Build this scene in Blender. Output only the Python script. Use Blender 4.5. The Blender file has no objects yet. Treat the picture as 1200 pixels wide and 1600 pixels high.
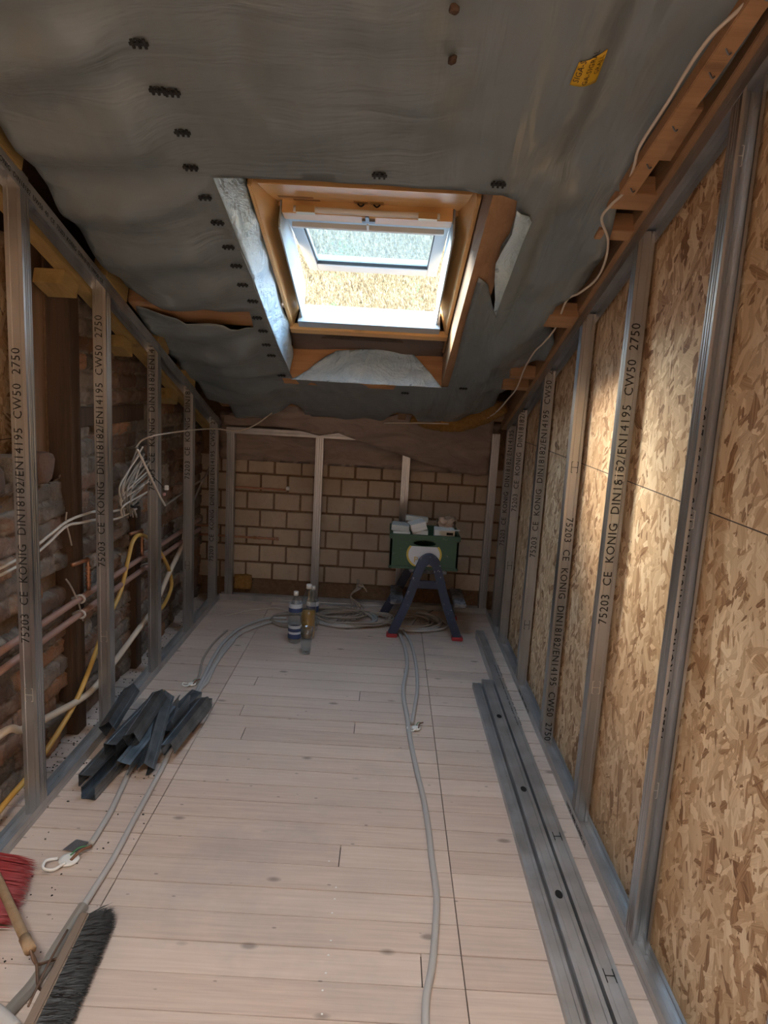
import bpy, bmesh, math, random
from mathutils import Vector, Matrix, noise
from mathutils.geometry import delaunay_2d_cdt
random.seed(7)
C = bpy.context.scene.collection
R = math.radians

# ------------------------------------------------------------------ camera
FPX = 1090.0
CAM = Vector((0, 0, 1.5))
def cdir(u, v): return Vector(((u-600)/FPX, -(v-800)/FPX, -1.0))
_Y = cdir(612, 610).normalized()
_Z = -cdir(230, 7403); _Z = (_Z-_Z.dot(_Y)*_Y).normalized()
_X = _Y.cross(_Z)
ROT = Matrix((_X, _Y, _Z))
cd = bpy.data.cameras.new('camera'); cam = bpy.data.objects.new('camera', cd); C.objects.link(cam)
cd.sensor_fit = 'VERTICAL'; cd.sensor_height = 36.0; cd.lens = FPX/1600*36.0
cd.clip_start = 0.05; cd.clip_end = 200
cam.matrix_world = Matrix.Translation(CAM) @ ROT.to_4x4()
bpy.context.scene.camera = cam
def ray(u, v): return ROT @ cdir(u, v)
def at(u, v, ax, val):
    r = ray(u, v); return CAM + r*((val-CAM[ax])/r[ax])
# roof-slope frame: x across, s down the slope, n up through the roof
S = Vector((0, .9482, -.3177)); N = Vector((0, .3177, .9482)); P0 = Vector((0, 2.2, 2.093))
def loc(x, s, n): return Vector((x, 0, 0)) + P0 + S*s + N*n
def atn(u, v, n=0.0):
    r = ray(u, v); t = (n-N.dot(CAM-P0))/N.dot(r); p = CAM+r*t
    return (p.x, S.dot(p-P0))
def slope_z(y, n=0.0): return P0.z + n/.9482 - (y-P0.y)*.335

# ------------------------------------------------------------------ light
sc = bpy.context.scene
vs = sc.view_settings
vs.view_transform = 'Standard'; vs.look = 'None'; vs.gamma = 1.0; vs.use_curve_mapping = False
vs.exposure = 0.22
SKY = 18.0
SKY2 = 165.0
w = bpy.data.worlds.new('sky'); sc.world = w; w.use_nodes = True
nt = w.node_tree; bg = nt.nodes['Background']
tc = nt.nodes.new('ShaderNodeTexCoord'); sp = nt.nodes.new('ShaderNodeSeparateXYZ'); rp = nt.nodes.new('ShaderNodeValToRGB')
nt.links.new(tc.outputs['Generated'], sp.inputs[0]); nt.links.new(sp.outputs['Z'], rp.inputs[0]); nt.links.new(rp.outputs[0], bg.inputs[0])
rp.color_ramp.elements[0].position = 0.0; rp.color_ramp.elements[0].color = (.96, .975, 1, 1)
rp.color_ramp.elements[1].position = 0.9; rp.color_ramp.elements[1].color = (.74, .87, 1, 1)
bg.inputs['Strength'].default_value = SKY
def arealight(name, loc_, n_dir, sx, sy, energy, color, portal=False):
    l = bpy.data.lights.new(name, 'AREA'); l.shape = 'RECTANGLE'; l.size = sx; l.size_y = sy; l.energy = energy; l.color = color
    o = bpy.data.objects.new(name, l); C.objects.link(o); o.location = loc_
    o.rotation_euler = Vector(n_dir).to_track_quat('-Z', 'Y').to_euler()
    if portal: l.cycles.is_portal = True
    return o
arealight('window_portal', loc(-.125, .95, .36), -N, .9, 1.35, 1, (1, 1, 1), True)
# daylight falling through the second roof window, above and behind the camera
arealight('rear_window_light', loc(-.25, -3.3, .25), -N, .8, 1.0, SKY2, (1.0, .96, .90))
# low sun through thin cloud, entering by the roof window
sun = bpy.data.lights.new('sun', 'SUN'); sun.energy = 34.0; sun.angle = R(26); sun.color = (1, .80, .60)
so = bpy.data.objects.new('sun', sun); C.objects.link(so)
so.rotation_euler = Vector((.62, -.58, -.46)).to_track_quat('-Z', 'Y').to_euler()

# ------------------------------------------------------------------ tagging
def tag(o, label=None, cat=None, group=None, kind=None):
    if label: o['label'] = label
    if cat: o['category'] = cat
    if group: o['group'] = group
    if kind: o['kind'] = kind
    return o
def empty(name, loc_=(0, 0, 0), label=None, cat=None, group=None, kind=None):
    o = bpy.data.objects.new(name, None); C.objects.link(o); o.location = loc_; o.empty_display_size = .05
    return tag(o, label, cat, group, kind)
def link(name, me, mat, parent=None, smooth=False):
    o = bpy.data.objects.new(name, me); C.objects.link(o)
    if mat:
        for m_ in (mat if isinstance(mat, (list, tuple)) else [mat]): me.materials.append(m_)
    if parent:
        o.parent = parent; o.matrix_parent_inverse = Matrix.Translation(-Vector(parent.location))
        if parent.rotation_euler.z or parent.rotation_euler.x or parent.rotation_euler.y: o.matrix_parent_inverse = Matrix.Identity(4)
    if smooth:
        me.polygons.foreach_set('use_smooth', [True]*len(me.polygons))
    return o

ex, ey, ez = Vector((1, 0, 0)), Vector((0, 1, 0)), Vector((0, 0, 1))
class MB:
    def __init__(s): s.v = []; s.f = []; s.mi = []
    def add(s, vs_, fs, mi=0):
        b = len(s.v); s.v += [tuple(p) for p in vs_]; s.f += [tuple(i+b for i in f) for f in fs]; s.mi += [mi]*len(fs); return s
    def box(s, lo, hi, mi=0):
        x0, y0, z0 = lo; x1, y1, z1 = hi
        return s.add([(x0,y0,z0),(x1,y0,z0),(x1,y1,z0),(x0,y1,z0),(x0,y0,z1),(x1,y0,z1),(x1,y1,z1),(x0,y1,z1)],
            [(0,3,2,1),(4,5,6,7),(0,1,5,4),(1,2,6,5),(2,3,7,6),(3,0,4,7)], mi)
    def bar(s, a, b, wx, wy, side=Vector((1, 0, 0)), mi=0):
        "box from a to b, wx across side, wy the other way, centred"
        a = Vector(a); b = Vector(b); d = (b-a).normalized(); sd = (side-side.dot(d)*d).normalized(); up = d.cross(sd)
        c = [sd*(i*wx/2)+up*(j*wy/2) for i, j in ((-1,-1),(1,-1),(1,1),(-1,1))]
        return s.add([a+k for k in c]+[b+k for k in c], [(0,3,2,1),(4,5,6,7),(0,1,5,4),(1,2,6,5),(2,3,7,6),(3,0,4,7)], mi)
    def sbox(s, x0, x1, s0, s1, n0, n1, mi=0):
        "box in roof slope coordinates"
        p = [loc(x, ss, n) for n in (n0, n1) for x, ss in ((x0,s0),(x1,s0),(x1,s1),(x0,s1))]
        return s.add(p, [(0,3,2,1),(4,5,6,7),(0,1,5,4),(1,2,6,5),(2,3,7,6),(3,0,4,7)], mi)
    def tube(s, pts, r, seg=8, res=6, closed=False, ribs=0.0, mi=0, raw=False):
        pts = [Vector(p) for p in pts]
        if not raw: pts = catmull(pts, res, closed)
        rr = r if callable(r) else (lambda t: r)
        n = len(pts); b = len(s.v); up = None
        for i, p in enumerate(pts):
            d = (pts[min(i+1, n-1)]-pts[max(i-1, 0)])
            if d.length < 1e-9: d = Vector((0, 0, 1))
            d.normalize()
            if up is None:
                up = Vector((0, 0, 1)) if abs(d.z) < .9 else Vector((1, 0, 0))
            up = (up-up.dot(d)*d)
            if up.length < 1e-5: up = d.orthogonal()
            up.normalize(); sd = d.cross(up)
            q = rr(i/(n-1)) * (1+(ribs if i % 2 else -ribs))
            for k in range(seg):
                a = 2*math.pi*k/seg; s.v.append(tuple(p+up*math.cos(a)*q+sd*math.sin(a)*q))
        for i in range(n-1):
            for k in range(seg):
                k2 = (k+1) % seg; s.f.append((b+i*seg+k, b+i*seg+k2, b+(i+1)*seg+k2, b+(i+1)*seg+k)); s.mi.append(mi)
        s.f.append(tuple(b+k for k in range(seg))[::-1]); s.f.append(tuple(b+(n-1)*seg+k for k in range(seg))); s.mi += [mi, mi]
        return s
    def lathe(s, prof, c=(0, 0, 0), seg=24, mi=0, cap=True):
        b = len(s.v); c = Vector(c)
        for r, z in prof:
            for k in range(seg):
                a = 2*math.pi*k/seg; s.v.append((c.x+r*math.cos(a), c.y+r*math.sin(a), c.z+z))
        for i in range(len(prof)-1):
            for k in range(seg):
                k2 = (k+1) % seg; s.f.append((b+i*seg+k, b+i*seg+k2, b+(i+1)*seg+k2, b+(i+1)*seg+k)); s.mi.append(mi)
        if cap:
            s.f.append(tuple(b+k for k in range(seg))[::-1]); s.f.append(tuple(b+(len(prof)-1)*seg+k for k in range(seg))); s.mi += [mi, mi]
        return s
    def prism(s, poly, O_, A, B, D, mi=0):
        O_ = Vector(O_); A = Vector(A); B = Vector(B); D = Vector(D); n = len(poly)
        p = [O_+A*a+B*b for a, b in poly]
        return s.add(p+[q+D for q in p], [tuple(range(n))[::-1], tuple(range(n, 2*n))]+[(i, (i+1) % n, n+(i+1) % n, n+i) for i in range(n)], mi)
    def channel(s, prof, O_, A, B, D, th=.0012, mi=0, cuts=None):
        "sheet-metal profile: open polyline given a thickness and drawn along D"
        O_ = Vector(O_); A = Vector(A).normalized(); B = Vector(B).normalized(); D = Vector(D)
        pr = [Vector(p) for p in prof]; n = len(pr); off = []
        for i in range(n):
            t = Vector((0, 0))
            if i > 0: t += (pr[i]-pr[i-1]).normalized()
            if i < n-1: t += (pr[i+1]-pr[i]).normalized()
            t.normalize(); off.append(pr[i]+Vector((-t.y, t.x))*th)
        ring = pr+off[::-1]
        p = [O_+A*q.x+B*q.y for q in ring]; m = len(p)
        D0 = [Vector((0,0,0))]*m; D1 = [D]*m
        if cuts:  # cuts(point)-> length along D at far end
            D1 = [D.normalized()*cuts(q) for q in p]
        fs = [(i, (i+1) % m, m+(i+1) % m, m+i) for i in range(m)]
        for i in range(n-1):
            fs.append((i, m-1-i, m-2-i, i+1)); fs.append((m+i, m+i+1, m+m-2-i, m+m-1-i))
        return s.add(p+[q+d for q, d in zip(p, D1)], fs, mi)
    def build(s, name, mat, parent=None, smooth=False, bevel=0):
        me = bpy.data.meshes.new(name); me.from_pydata(s.v, [], s.f)
        o = link(name, me, mat, parent, smooth)
        if any(s.mi): me.polygons.foreach_set('material_index', s.mi)
        me.update()
        bm = bmesh.new(); bm.from_mesh(me); bmesh.ops.recalc_face_normals(bm, faces=bm.faces)
        if bevel: bmesh.ops.bevel(bm, geom=bm.edges[:], offset=bevel, segments=2, affect='EDGES', clamp_overlap=True)
        bm.to_mesh(me); bm.free()
        return o

def catmull(P, res=6, closed=False):
    if len(P) < 3: 
        return [P[0].lerp(P[-1], i/res) for i in range(res+1)]
    Q = [P[-1]]+P+[P[0], P[1]] if closed else [P[0]*2-P[1]]+P+[P[-1]*2-P[-2]]
    out = []
    for i in range(1, len(Q)-2):
        a, b, c, d = Q[i-1:i+3]
        for k in range(res):
            t = k/res
            out.append(.5*((2*b)+(c-a)*t+(2*a-5*b+4*c-d)*t*t+(3*b-a-3*c+d)*t**3))
    out.append(Q[-2]); return out

# ------------------------------------------------------------------ materials
def mat(name, color=(.5, .5, .5), rough=.5, metal=0.0, build=None, **kw):
    m = bpy.data.materials.new(name); m.use_nodes = True
    b = m.node_tree.nodes['Principled BSDF']
    b.inputs['Base Color'].default_value = (*color, 1); b.inputs['Roughness'].default_value = rough; b.inputs['Metallic'].default_value = metal
    for k, v in kw.items(): b.inputs[k.replace('_', ' ')].default_value = v
    if build: build(G(m.node_tree, b))
    return m
class G:
    def __init__(s, t, b): s.t = t; s.b = b; s.tc = t.nodes.new('ShaderNodeTexCoord')
    def n(s, ty, **kw):
        x = s.t.nodes.new('ShaderNode'+ty)
        for k, v in kw.items():
            if k.startswith('_'): setattr(x, k[1:], v)
            else:
                key = int(k[1:]) if k[0] == 'i' and k[1:].isdigit() else k.replace('__', ' ')
                if isinstance(v, bpy.types.NodeSocket): s.t.links.new(v, x.inputs[key])
                else: x.inputs[key].default_value = v
        return x
    def l(s, a, b): s.t.links.new(a, b)
    def obj(s): return s.tc.outputs['Object']
    def map(s, scale=(1, 1, 1), rot=(0, 0, 0), lo=(0, 0, 0), src=None):
        return s.n('Mapping', i0=src or s.obj(), i1=lo, i2=rot, i3=scale).outputs[0]
    def noise(s, scale=5, detail=4, rough=.5, src=None, dist=0.0):
        return s.n('TexNoise', Vector=src or s.obj(), Scale=scale, Detail=detail, Roughness=rough, Distortion=dist).outputs[0]
    def ramp(s, fac, stops, interp='LINEAR'):
        x = s.n('ValToRGB', i0=fac); e = x.color_ramp.elements; x.color_ramp.interpolation = interp
        while len(e) < len(stops): e.new(.5)
        for q, (p, c) in zip(e, stops): q.position = p; q.color = (*c, 1) if len(c) == 3 else c
        return x.outputs[0]
    def mix(s, f, a, b, mode='MIX'):
        x = s.n('Mix', _data_type='RGBA', _blend_type=mode)
        for i, v in ((0, f), (6, a), (7, b)):
            if isinstance(v, bpy.types.NodeSocket): s.l(v, x.inputs[i])
            elif i == 0: x.inputs[0].default_value = v
            else: x.inputs[i].default_value = (*v, 1) if len(v) == 3 else v
        return x.outputs[2]
    def math(s, op, a, b=0.0):
        x = s.n('Math', _operation=op)
        for i, v in ((0, a), (1, b)):
            if isinstance(v, bpy.types.NodeSocket): s.l(v, x.inputs[i])
            else: x.inputs[i].default_value = v
        return x.outputs[0]
    def bump(s, h, strength=.5, dist=.01):
        x = s.n('Bump', Strength=strength, Distance=dist, Height=h); s.l(x.outputs[0], s.b.inputs['Normal'])
    def col(s, c): s.l(c, s.b.inputs['Base Color'])
    def rough(s, c): s.l(c, s.b.inputs['Roughness'])

def _galv(g):
    n1 = g.noise(9, 3, src=g.map((1, 1, .25))); n2 = g.noise(160, 2)
    g.col(g.mix(g.math('MULTIPLY', n2, .35), g.ramp(n1, [(.3, (.36, .365, .375)), (.7, (.56, .565, .575))]), (.42, .44, .46)))
    g.rough(g.ramp(n1, [(.3, (.29,)*3), (.7, (.44,)*3)])); g.bump(n2, .05, .002)
GALV = mat('galvanised_steel', metal=.95, rough=.38, build=_galv)
GALVF = mat('floor_rail_steel', metal=.72, rough=.38, build=_galv)
def _galvd(g):
    n1 = g.noise(14, 4); n2 = g.noise(220, 2)
    g.col(g.ramp(n1, [(.3, (.16, .18, .20)), (.7, (.30, .33, .36))])); g.rough(g.ramp(n2, [(.3, (.31,)*3), (.7, (.5,)*3)])); g.bump(n2, .05, .002)
GALVD = mat('dull_steel', metal=.9, rough=.4, build=_galvd)
INK = mat('black_ink', (.012, .012, .012), .6)
HOLE = mat('dark_void', (.004, .004, .004), .9)
EDGE = mat('cut_metal_edge', (.85, .82, .76), .3, .7)

def _osb(g):
    sep = g.n('SeparateXYZ', i0=g.obj()); cv = g.n('CombineXYZ', i0=sep.outputs['Y'], i1=sep.outputs['Z']).outputs[0]
    wob = g.n('TexNoise', Vector=cv, Scale=5.0, Detail=1.0); 
    cvw = g.n('VectorMath', _operation='ADD', i0=cv, i1=g.n('VectorMath', _operation='SCALE', i0=wob.outputs[1], Scale=.06).outputs[0]).outputs[0]
    best = None; tone = None
    for k, (ang, su, sv) in enumerate([(0.1, 36, 12), (.45, 32, 11), (-.4, 40, 13), (1.3, 34, 13), (-.95, 50, 17), (.25, 85, 20), (-.75, 75, 20)]):
        mp = g.n('Mapping', i0=g.n('Mapping', i0=cvw, i2=(0, 0, ang)).outputs[0], i1=(k*3.7, k*1.3, 0), i3=(su, sv, 1)).outputs[0]
        v = g.n('TexVoronoi', _voronoi_dimensions='2D', Vector=mp, Scale=1.0, Randomness=1.0)
        sc_ = g.n('SeparateColor', i0=v.outputs['Color'])
        pr = g.math('SUBTRACT', sc_.outputs[0], g.math('MULTIPLY', v.outputs['Distance'], .45))
        fib = g.n('TexNoise', Vector=g.n('Mapping', i0=mp, i3=(6, .35, 1)).outputs[0], Scale=1.3, Detail=3.0).outputs[0]
        tn = g.math('ADD', sc_.outputs[1], g.math('MULTIPLY', g.math('SUBTRACT', fib, .5), .75))
        if best is None: best, tone = pr, tn
        else:
            gt = g.math('GREATER_THAN', pr, best)
            tone = g.n('Mix', _data_type='FLOAT', i0=gt, i2=tone, i3=tn).outputs[0]; best = g.math('MAXIMUM', pr, best)
    c = g.ramp(tone, [(.0, (.22, .10, .04)), (.13, (.43, .245, .12)), (.36, (.60, .40, .225)), (.70, (.74, .54, .33)), (1.0, (.90, .72, .49))])
    big = g.noise(1.7, 3)
    c = g.mix(g.ramp(big, [(.35, (0, 0, 0)), (.75, (.35,)*3)]), c, (.50, .31, .16))
    # faint board joint
    z = g.math('ABSOLUTE', g.math('SUBTRACT', sep.outputs['Z'], 1.245)); jn = g.math('LESS_THAN', z, .0016)
    c = g.mix(jn, c, (.06, .035, .02))
    g.col(c); g.bump(g.math('ADD', tone, best), .35, .004)
OSB = mat('osb_board', rough=.62, build=_osb)

def wood(name, a, b, axis='y', scale=1.0, rough=.65, knots=True, bump=.25):
    def f(g):
        sc_ = {'x': (.6, 14, 14), 'y': (14, .6, 14), 'z': (14, 14, .6)}[axis]
        m_ = g.map(tuple(q*scale for q in sc_)); n1 = g.noise(2.2, 5, .6, m_, .4); n2 = g.noise(14, 3, .6, m_)
        c = g.mix(g.math('MULTIPLY', n2, .5), g.ramp(n1, [(.28, a), (.72, b)]), tuple(q*.75 for q in a))
        if knots:
            v = g.n('TexVoronoi', Vector=g.map(tuple(3.0 if q < 1 else 8.0 for q in sc_)), Scale=1.0)
            k = g.ramp(v.outputs[0], [(.05, (1,)*3), (.13, (0,)*3)]); c = g.mix(g.math('MULTIPLY', k, .6), c, tuple(q*.4 for q in a))
        g.col(c); g.bump(n2, bump, .003)
    return mat(name, rough=rough, build=f)
TIMBER = wood('rough_timber', (.27, .145, .07), (.42, .25, .13), 'y')
TIMBERX = wood('rough_timber_cross', (.34, .18, .085), (.52, .31, .16), 'x')
DARKT = wood('dark_old_timber', (.045, .026, .016), (.13, .075, .045), 'z', bump=.6)
PALET = wood('pale_plank', (.20, .12, .07), (.32, .20, .12), 'z')
YELT = wood('treated_yellow_timber', (.30, .20, .075), (.46, .33, .13), 'y')
PINE = wood('lacquered_pine', (.78, .46, .17), (.88, .57, .25), 'y', rough=.35, bump=.08)
ORANGE = wood('sawn_orange_timber', (.52, .26, .11), (.74, .42, .20), 'x')
PINEX = wood('lacquered_pine_cross', (.78, .46, .18), (.88, .57, .26), 'x', rough=.35, bump=.08)
HANDLE = wood('broom_handle_wood', (.30, .19, .10), (.45, .31, .19), 'z', knots=False)
GREYW = wood('weathered_broom_board', (.17, .12, .09), (.28, .21, .16), 'y', knots=False)
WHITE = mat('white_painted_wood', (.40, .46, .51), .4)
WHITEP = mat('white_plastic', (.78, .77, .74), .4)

def _floor(g):
    at_ = g.n('Attribute', _attribute_name='tone').outputs['Fac']
    m_ = g.map((1.2, 26, 1)); n1 = g.noise(3, 5, .6, m_, .3); n2 = g.noise(2.0, 4); n3 = g.noise(60, 2)
    c = g.ramp(g.math('ADD', g.math('MULTIPLY', n1, .75), g.math('MULTIPLY', at_, .22)), [(.25, (.50, .38, .315)), (.5, (.62, .49, .41)), (.75, (.71, .58, .50))])
    c = g.mix(g.ramp(n2, [(.42, (0,)*3), (.68, (.45,)*3)]), c, (.50, .42, .37))
    v = g.n('TexVoronoi', Vector=g.map((4.5, 9, 1)), Scale=1.0); k = g.ramp(v.outputs[0], [(.06, (1,)*3), (.13, (0,)*3)])
    c = g.mix(g.math('MULTIPLY', k, .75), c, (.20, .15, .12))
    v2 = g.n('TexVoronoi', Vector=g.map((9, 18.26, 1)), Scale=1.0); k2 = g.ramp(v2.outputs[0], [(.045, (1,)*3), (.075, (0,)*3)])
    c = g.mix(g.math('MULTIPLY', k2, .6), c, (.13, .10, .085))
    gr = g.noise(1.3, 5, .65, g.map((1, 1, 1), lo=(3, 8, 0))); c = g.mix(g.ramp(gr, [(.55, (0,)*3), (.72, (.5,)*3)]), c, (.31, .29, .28))
    wr = g.n('TexVoronoi', Vector=g.map((1.7, 1.1, 1), lo=(.4, .2, 0)), Scale=1.0); c = g.mix(g.ramp(wr.outputs[0], [(.0, (.35,)*3), (.16, (0,)*3)]), c, (.28, .27, .27))
    g.col(c); g.rough(g.ramp(n3, [(.3, (.55,)*3), (.7, (.75,)*3)])); g.bump(n1, .12, .002)
FLOOR = mat('whitewashed_planks', rough=.6, build=_floor)
SUB = mat('dark_gap', (.03, .02, .015), .9)

def _memb(g):
    n1 = g.noise(3.0, 2, .45, g.map((1.6, .7, 1))); n3 = g.noise(1.1, 2)
    fa = g.noise(2.2, 4, .55, g.map((.9, 5.5, 1), rot=(0, 0, .18)), .5); fb = g.noise(2.0, 3, .5, g.map((7, 1.0, 1), rot=(0, 0, -.12)), .5)
    sx = g.n('SeparateXYZ', i0=g.obj()).outputs['X']; mk = g.ramp(sx, [(.0, (0,)*3), (.35, (1,)*3)])
    f_ = g.n('Mix', _data_type='FLOAT', i0=mk, i2=g.math('MULTIPLY', fa, .17), i3=g.math('MULTIPLY', fb, .32)).outputs[0]
    g.col(g.ramp(n3, [(.2, (.150, .182, .195)), (.8, (.205, .243, .260))]))
    g.b.inputs['Roughness'].default_value = .30; g.bump(g.math('ADD', g.math('MULTIPLY', n1, .8), f_), .9, .06)
MEMB = mat('vapour_membrane', rough=.35, build=_memb, Specular_IOR_Level=.9)
def _memb_skylit(g):
    n1 = g.noise(5, 5, .6, g.map((1, .5, 1)), dist=2.0); n2 = g.noise(22, 3, .5, dist=1.0)
    g.col(g.ramp(n1, [(.3, (.42, .60, .76)), (.7, (.62, .78, .90))]))
    g.rough(g.ramp(n1, [(.3, (.29,)*3), (.7, (.40,)*3)])); g.bump(g.math('ADD', n1, g.math('MULTIPLY', n2, .3)), .8, .03)
MEMB_SKYLIT = mat('skylit_crumpled_membrane', rough=.2, build=_memb_skylit, Specular_IOR_Level=.8)  # same membrane, lighter and bluer: reflected sky is put into the colour
def _paper(g):
    n1 = g.noise(4, 5, .6, g.map((1, 1, 3)), dist=1.0)
    g.col(g.ramp(n1, [(.3, (.20, .145, .115)), (.7, (.31, .235, .195))])); g.bump(n1, .6, .03)
PAPER = mat('dusty_brown_sheet', rough=.42, build=_paper)

def _brick(g):
    a = g.n('Attribute', _attribute_name='Col').outputs['Color']
    n1 = g.noise(22, 6, .7); n2 = g.noise(5, 4, .6); n3 = g.noise(90, 3)
    c = g.mix(g.ramp(n1, [(.45, (0,)*3), (.75, (.7,)*3)]), a, (.105, .08, .064))
    c = g.mix(g.ramp(n2, [(.56, (0,)*3), (.70, (.5,)*3)]), c, (.40, .33, .27))
    g.col(c); g.bump(g.math('ADD', n1, g.math('MULTIPLY', n3, .3)), .9, .012)
BRICK = mat('old_brick', rough=.9, build=_brick)
def _block(g):
    n1 = g.noise(30, 5, .7); n2 = g.noise(3, 3)
    c = g.ramp(n2, [(.3, (.38, .30, .225)), (.7, (.50, .405, .31))]); c = g.mix(g.ramp(n1, [(.5, (0,)*3), (.75, (.35,)*3)]), c, (.28, .20, .14))
    g.col(c); g.bump(n1, .3, .004)
BLOCK = mat('sand_lime_block', rough=.85, build=_block)
def _mort(g):
    n1 = g.noise(40, 5, .7); g.col(g.ramp(n1, [(.3, (.13, .075, .04)), (.7, (.23, .145, .085))])); g.bump(n1, .6, .006)
MORTAR = mat('brown_mortar', rough=.9, build=_mort)

def _cop(g):
    n1 = g.noise(12, 4); g.col(g.ramp(n1, [(.3, (.36, .17, .10)), (.7, (.56, .30, .19))])); 
COPPER = mat('copper_pipe', metal=.75, rough=.38, build=_cop)
PINKPIPE = mat('dusty_copper_pipe', (.40, .235, .185), .55, .2)
GREYPIPE = mat('grey_conduit', (.43, .41, .395), .6)
WIREW = mat('white_cable', (.62, .55, .47), .45)
WIREG = mat('grey_cable', (.33, .285, .24), .6)
TUBEC = mat('cream_pipe', (.68, .56, .44), .45)
YEL = mat('yellow_hose', (.60, .36, .09), .4)
BRASS = mat('brass', (.60, .42, .20), .3, .9)
BLUE = None
def _lad(g):
    n1 = g.noise(38, 4, .75); n2 = g.noise(6, 3)
    c = g.ramp(n2, [(.3, (.020, .030, .060)), (.7, (.035, .055, .11))]); c = g.mix(g.ramp(n1, [(.64, (0,)*3), (.68, (1,)*3)], 'LINEAR'), c, (.50, .52, .55))
    g.col(c)
BLUE = mat('navy_paint_splashed', rough=.45, build=_lad)
def _tread(g):
    n1 = g.noise(20, 5, .7); g.col(g.ramp(n1, [(.4, (.05, .055, .07)), (.62, (.26, .26, .27))]))
TREAD = mat('worn_tread', rough=.7, build=_tread)
REDR = mat('red_rubber', (.38, .035, .045), .5)
def _crate(g):
    n1 = g.noise(26, 4, .7); g.col(g.mix(g.ramp(n1, [(.62, (0,)*3), (.72, (.6,)*3)]), (.030, .085, .050), (.22, .26, .22)))
CRATE = mat('green_crate', rough=.45, build=_crate)
CARD = mat('white_card', (.70, .70, .67), .6)
CARDG = mat('grey_card', (.50, .52, .50), .6)
CARDB = mat('blue_print', (.12, .17, .28), .6)
PAPERB = mat('kraft_paper', (.42, .31, .23), .7)
YPRINT = mat('yellow_print', (.62, .45, .08), .5)
WPRINT = mat('white_print', (.62, .63, .66), .5)
def glassmat(name, col, alpha=.25, rough=.05):
    m = bpy.data.materials.new(name); m.use_nodes = True; t = m.node_tree; t.nodes.clear()
    o = t.nodes.new('ShaderNodeOutputMaterial'); a = t.nodes.new('ShaderNodeBsdfTransparent'); b = t.nodes.new('ShaderNodeBsdfGlossy'); x = t.nodes.new('ShaderNodeMixShader')
    lw = t.nodes.new('ShaderNodeLayerWeight'); fr = t.nodes.new('ShaderNodeMath'); fr.operation = 'POWER'; fr.inputs[1].default_value = 3.0; t.links.new(lw.outputs['Facing'], fr.inputs[0])
    mx = t.nodes.new('ShaderNodeMath'); mx.operation = 'ADD'; mx.inputs[1].default_value = alpha; t.links.new(fr.outputs[0], mx.inputs[0])
    a.inputs[0].default_value = (*col, 1); b.inputs['Roughness'].default_value = rough; b.inputs[0].default_value = (.9, .95, 1, 1)
    t.links.new(mx.outputs[0], x.inputs[0]); t.links.new(a.outputs[0], x.inputs[1]); t.links.new(b.outputs[0], x.inputs[2]); t.links.new(x.outputs[0], o.inputs[0])
    return m
CLEAR = glassmat('clear_plastic', (.90, .92, .92), .07)
AMBER = mat('amber_liquid', (.36, .20, .045), .12)
def wetglass():
    m = bpy.data.materials.new('wet_window_glass'); m.use_nodes = True; t = m.node_tree; b = t.nodes['Principled BSDF']; g = G(t, b)
    o = [n for n in t.nodes if n.type == 'OUTPUT_MATERIAL'][0]
    b.inputs['Base Color'].default_value = (.62, .76, .80, 1); b.inputs['Roughness'].default_value = .5
    tr = g.n('BsdfTranslucent', Color=(.40, .50, .52, 1)); tp = g.n('BsdfTransparent', Color=(.60, .69, .76, 1))
    n1 = g.noise(70, 3, .6); f = g.ramp(n1, [(.38, (.02,)*3), (.62, (.09,)*3)])
    x1 = g.n('MixShader', i0=.45); g.l(tr.outputs[0], x1.inputs[1]); g.l(b.outputs[0], x1.inputs[2])
    x2 = g.n('MixShader', i0=f); g.l(tp.outputs[0], x2.inputs[1]); g.l(x1.outputs[0], x2.inputs[2]); g.l(x2.outputs[0], o.inputs[0])
    return m
WET = wetglass()
INSUL = mat('yellow_mineral_wool', rough=.95, build=lambda g: (g.col(g.ramp(g.noise(45, 6, .8), [(.3, (.30, .14, .03)), (.7, (.55, .31, .09))])), g.bump(g.noise(60, 5, .8), 1.0, .02)))
FOAM = mat('brown_foam', (.16, .12, .10), .8)
RUST = mat('rusty_wire', (.16, .10, .07), .5, .5)
BRBLACK = mat('black_bristle', (.006, .006, .007), .45)
BRRED = mat('red_bristle', (.27, .018, .020), .45)

# ------------------------------------------------------------------ setting: floor
def planks():
    mb = MB(); tones = []
    y0 = 2.867-.1095*44; k = 0
    yy = y0
    while yy < 4.84:
        joints = [-1.6, -.75, .275, 1.1]
        if random.random() < .13: joints.append(random.uniform(-.68, .22))
        for jx, jy in ((-.074, 3.267), (-.612, 3.03), (-.082, 2.926), (-.609, 3.34), (-.084, 2.039)):
            if yy < jy < yy+.1095: joints = [j for j in joints if j in (-1.6, -.75, .275, 1.1)]+[jx]
        joints.sort()
        for a, b in zip(joints, joints[1:]):
            if b-a < .02: continue
            g = .0016 if random.random() < .7 else .0026
            dz = random.uniform(-.0008, .0008)
            mb.box((a+.0016, yy+g, -.02), (b-.0016, yy+.1095-g, dz)); tones += [random.random()]*6
        yy += .1095; k += 1
    o = mb.build('floor', FLOOR); tag(o, kind='structure')
    a = o.data.attributes.new('tone', 'FLOAT', 'FACE'); a.data.foreach_set('value', tones)
    tag(MB().box((-1.7, -2, -.06), (1.15, 4.95, -.012)).build('trim_1', SUB), kind='structure')
planks()

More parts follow.
